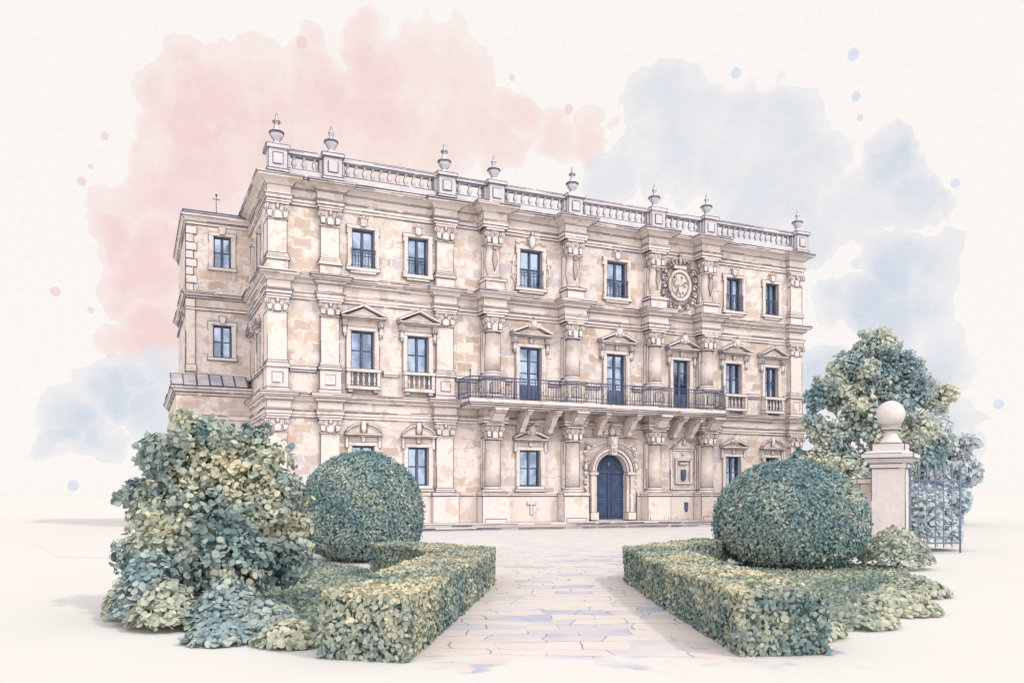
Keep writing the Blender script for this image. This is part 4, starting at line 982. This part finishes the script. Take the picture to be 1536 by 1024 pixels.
deepL = [(290, 200, 90), (200, 390, 80), (230, 480, 75), (520, 130, 90), (390, 190, 70), (260, 330, 60)]
blueL = [(990, 165, 65), (1040, 175, 65), (1090, 230, 85), (1170, 205, 65), (1000, 240, 70), (1130, 280, 95), (1205, 275, 75), (1325, 245, 52), (1355, 290, 55), (1285, 310, 65), (1230, 350, 60), (920, 275, 45), (1395, 300, 26), (1400, 400, 55), (1340, 410, 65), (1290, 455, 55), (1400, 460, 45), (1335, 485, 65), (1400, 560, 75), (1420, 640, 60), (1440, 690, 55), (1240, 560, 60), (1300, 600, 80), (1220, 640, 60), (1250, 450, 45),
         (160, 590, 52), (110, 622, 46), (205, 570, 52), (240, 565, 55), (150, 655, 40), (92, 662, 30), (235, 630, 62), (262, 605, 60)]
deepB = [(1320, 440, 80), (1295, 480, 70), (1335, 240, 45), (1400, 580, 50), (1440, 700, 40), (180, 600, 55), (120, 640, 40), (1240, 560, 60)]
def vor(sc_):
    v = N(nt, 'TexVoronoi', i_Scale=sc_); nt.links.new(warp(cb.outputs[0], 12, .02, 2), v.inputs['Vector']); return math_n(nt, 'SUBTRACT', .42, v.outputs['Distance'])
scal = math_n(nt, 'ADD', math_n(nt, 'MULTIPLY', vor(24), .42), math_n(nt, 'MULTIPLY', vor(58), .20))
lob = lambda m: math_n(nt, 'ADD', m, scal)
mp, mb_, dp, db = lob(puffs(pinkL, w1)), lob(puffs(blueL, w1)), lob(puffs(deepL, w1)), lob(puffs(deepB, w1))
low = noise_tex(nt, cb.outputs[0], 7, 3, .55); fine = noise_tex(nt, cb.outputs[0], 160, 3, .7); mid = noise_tex(nt, cb.outputs[0], 22, 4, .6)
paper = (.99, .945, .91)
pk = ramp(nt, [(.3, (.955, .79, .745)), (.5, (.945, .74, .705)), (.7, (.96, .82, .77))]); nt.links.new(low, pk.inputs[0])
pk2 = mixc(nt, pk.outputs[0], (.91, .60, .595), math_n(nt, 'MULTIPLY', math_n(nt, 'ADD', math_n(nt, 'MULTIPLY', smooth(nt, dp, 0, .03), .25), math_n(nt, 'MULTIPLY', smooth(nt, dp, .0, .75), .75)), .62))
pk2 = mixc(nt, pk2, (.96, .87, .82), math_n(nt, 'MULTIPLY', smooth(nt, mid, .5, .75), .55))
bl = ramp(nt, [(.3, (.805, .825, .865)), (.5, (.745, .775, .84)), (.7, (.85, .85, .87))]); nt.links.new(low, bl.inputs[0])
bl2 = mixc(nt, bl.outputs[0], (.54, .64, .775), math_n(nt, 'MULTIPLY', math_n(nt, 'ADD', math_n(nt, 'MULTIPLY', smooth(nt, db, 0, .03), .25), math_n(nt, 'MULTIPLY', smooth(nt, db, .0, .75), .75)), .62))
bl2 = mixc(nt, bl2, (.88, .88, .88), math_n(nt, 'MULTIPLY', smooth(nt, mid, .5, .75), .6))
edge = math_n(nt, 'ADD', math_n(nt, 'MULTIPLY', smooth(nt, noise_tex(nt, cb.outputs[0], 5, 2, .5), .44, .68), .26), .03)
glaze = math_n(nt, 'MULTIPLY', math_n(nt, 'SUBTRACT', noise_tex(nt, w1, 13, 3, .55), .5), 1.1)
def wash(base, col, m):
    body = smooth(nt, math_n(nt, 'DIVIDE', m, edge), 0, 1)
    soft = math_n(nt, 'ADD', math_n(nt, 'MULTIPLY', smooth(nt, m, .0, .5), .35), .65)
    rim = math_n(nt, 'SUBTRACT', smooth(nt, m, .0, .03), smooth(nt, m, .04, .11))
    c2 = mixc(nt, col, (.90, .90, .93), math_n(nt, 'MULTIPLY', rim, .35), 'MULTIPLY')
    for th in (.16, .34, .52):      # later layers of thin cloud over the first
        mm = math_n(nt, 'ADD', m, glaze)
        c2 = mixc(nt, c2, base, math_n(nt, 'MULTIPLY', math_n(nt, 'SUBTRACT', 1, smooth(nt, mm, th, th + .025)), .085))
    return mixc(nt, base, c2, math_n(nt, 'MULTIPLY', math_n(nt, 'MULTIPLY', body, soft), .86))
col = wash(paper, pk2, mp); col = wash(col, bl2, mb_)
dots_p = puffs([(122, 272, 7), (157, 204, 6), (453, 64, 9), (853, 164, 7), (83, 437, 8), (768, 117, 5), (136, 250, 4), (136, 465, 5)], cb.outputs[0])
dots_b = puffs([(1280, 82, 9), (1104, 110, 8), (1284, 145, 7), (1498, 606, 8), (1290, 177, 5), (110, 728, 9), (1433, 275, 7)], cb.outputs[0])
col = mixc(nt, col, (.89, .66, .64), math_n(nt, 'MULTIPLY', smooth(nt, dots_p, 0, .2), .7)); col = mixc(nt, col, (.70, .77, .87), math_n(nt, 'MULTIPLY', smooth(nt, dots_b, 0, .2), .8))
gr = ramp(nt, [(.3, (.975,) * 3), (.7, (1.02,) * 3)]); nt.links.new(fine, gr.inputs[0]); col = mixc(nt, col, gr.outputs[0], 1.0, 'MULTIPLY')
sk = N(nt, 'VectorMath', operation='SCALE'); nt.links.new(sky.outputs[0], sk.inputs[0]); sk.inputs['Scale'].default_value = .1
col = mixc(nt, sk.outputs[0], col, .97)
# sunward sky behind the viewer has brightness added to fill facade shade; zenith dimmed
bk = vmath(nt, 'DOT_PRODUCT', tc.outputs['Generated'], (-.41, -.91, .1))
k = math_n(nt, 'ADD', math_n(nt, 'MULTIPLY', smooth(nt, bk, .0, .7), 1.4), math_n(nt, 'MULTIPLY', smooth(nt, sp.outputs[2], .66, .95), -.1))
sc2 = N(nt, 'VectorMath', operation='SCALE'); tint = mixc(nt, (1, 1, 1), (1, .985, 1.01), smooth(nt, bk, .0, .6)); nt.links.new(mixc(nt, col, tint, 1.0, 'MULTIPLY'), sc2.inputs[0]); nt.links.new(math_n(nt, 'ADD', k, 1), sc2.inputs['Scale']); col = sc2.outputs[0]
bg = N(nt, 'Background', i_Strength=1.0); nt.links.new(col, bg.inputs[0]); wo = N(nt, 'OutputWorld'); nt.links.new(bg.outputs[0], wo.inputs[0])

sd = bpy.data.lights.new('sun', 'SUN'); sd.energy = 1.35; sd.angle = math.radians(2.5); sd.color = (1, .94, .87)
so = bpy.data.objects.new('sun', sd); C.objects.link(so); so.rotation_euler = (-SUN).to_track_quat('-Z', 'Y').to_euler(); so.location = (30, -60, 60)

cam = bpy.data.cameras.new('camera'); cam.sensor_width = 36; cam.lens = 1265 / 1536 * 36; cam.shift_y = (745 - 512) / 1536; cam.clip_end = 12000; cam.clip_start = .1
co = bpy.data.objects.new('camera', cam); C.objects.link(co); co.location = CAM; co.rotation_euler = (PI / 2, 0, -TH)
sc = bpy.context.scene; sc.camera = co
sc.view_settings.view_transform = 'Standard'; sc.view_settings.look = 'None'; sc.view_settings.exposure = 0; sc.view_settings.gamma = 1
sc.render.resolution_x = 1024; sc.render.resolution_y = 682
sc.cycles.max_bounces = 8; sc.cycles.diffuse_bounces = 6; sc.cycles.transparent_max_bounces = 8; sc.cycles.use_denoising = True
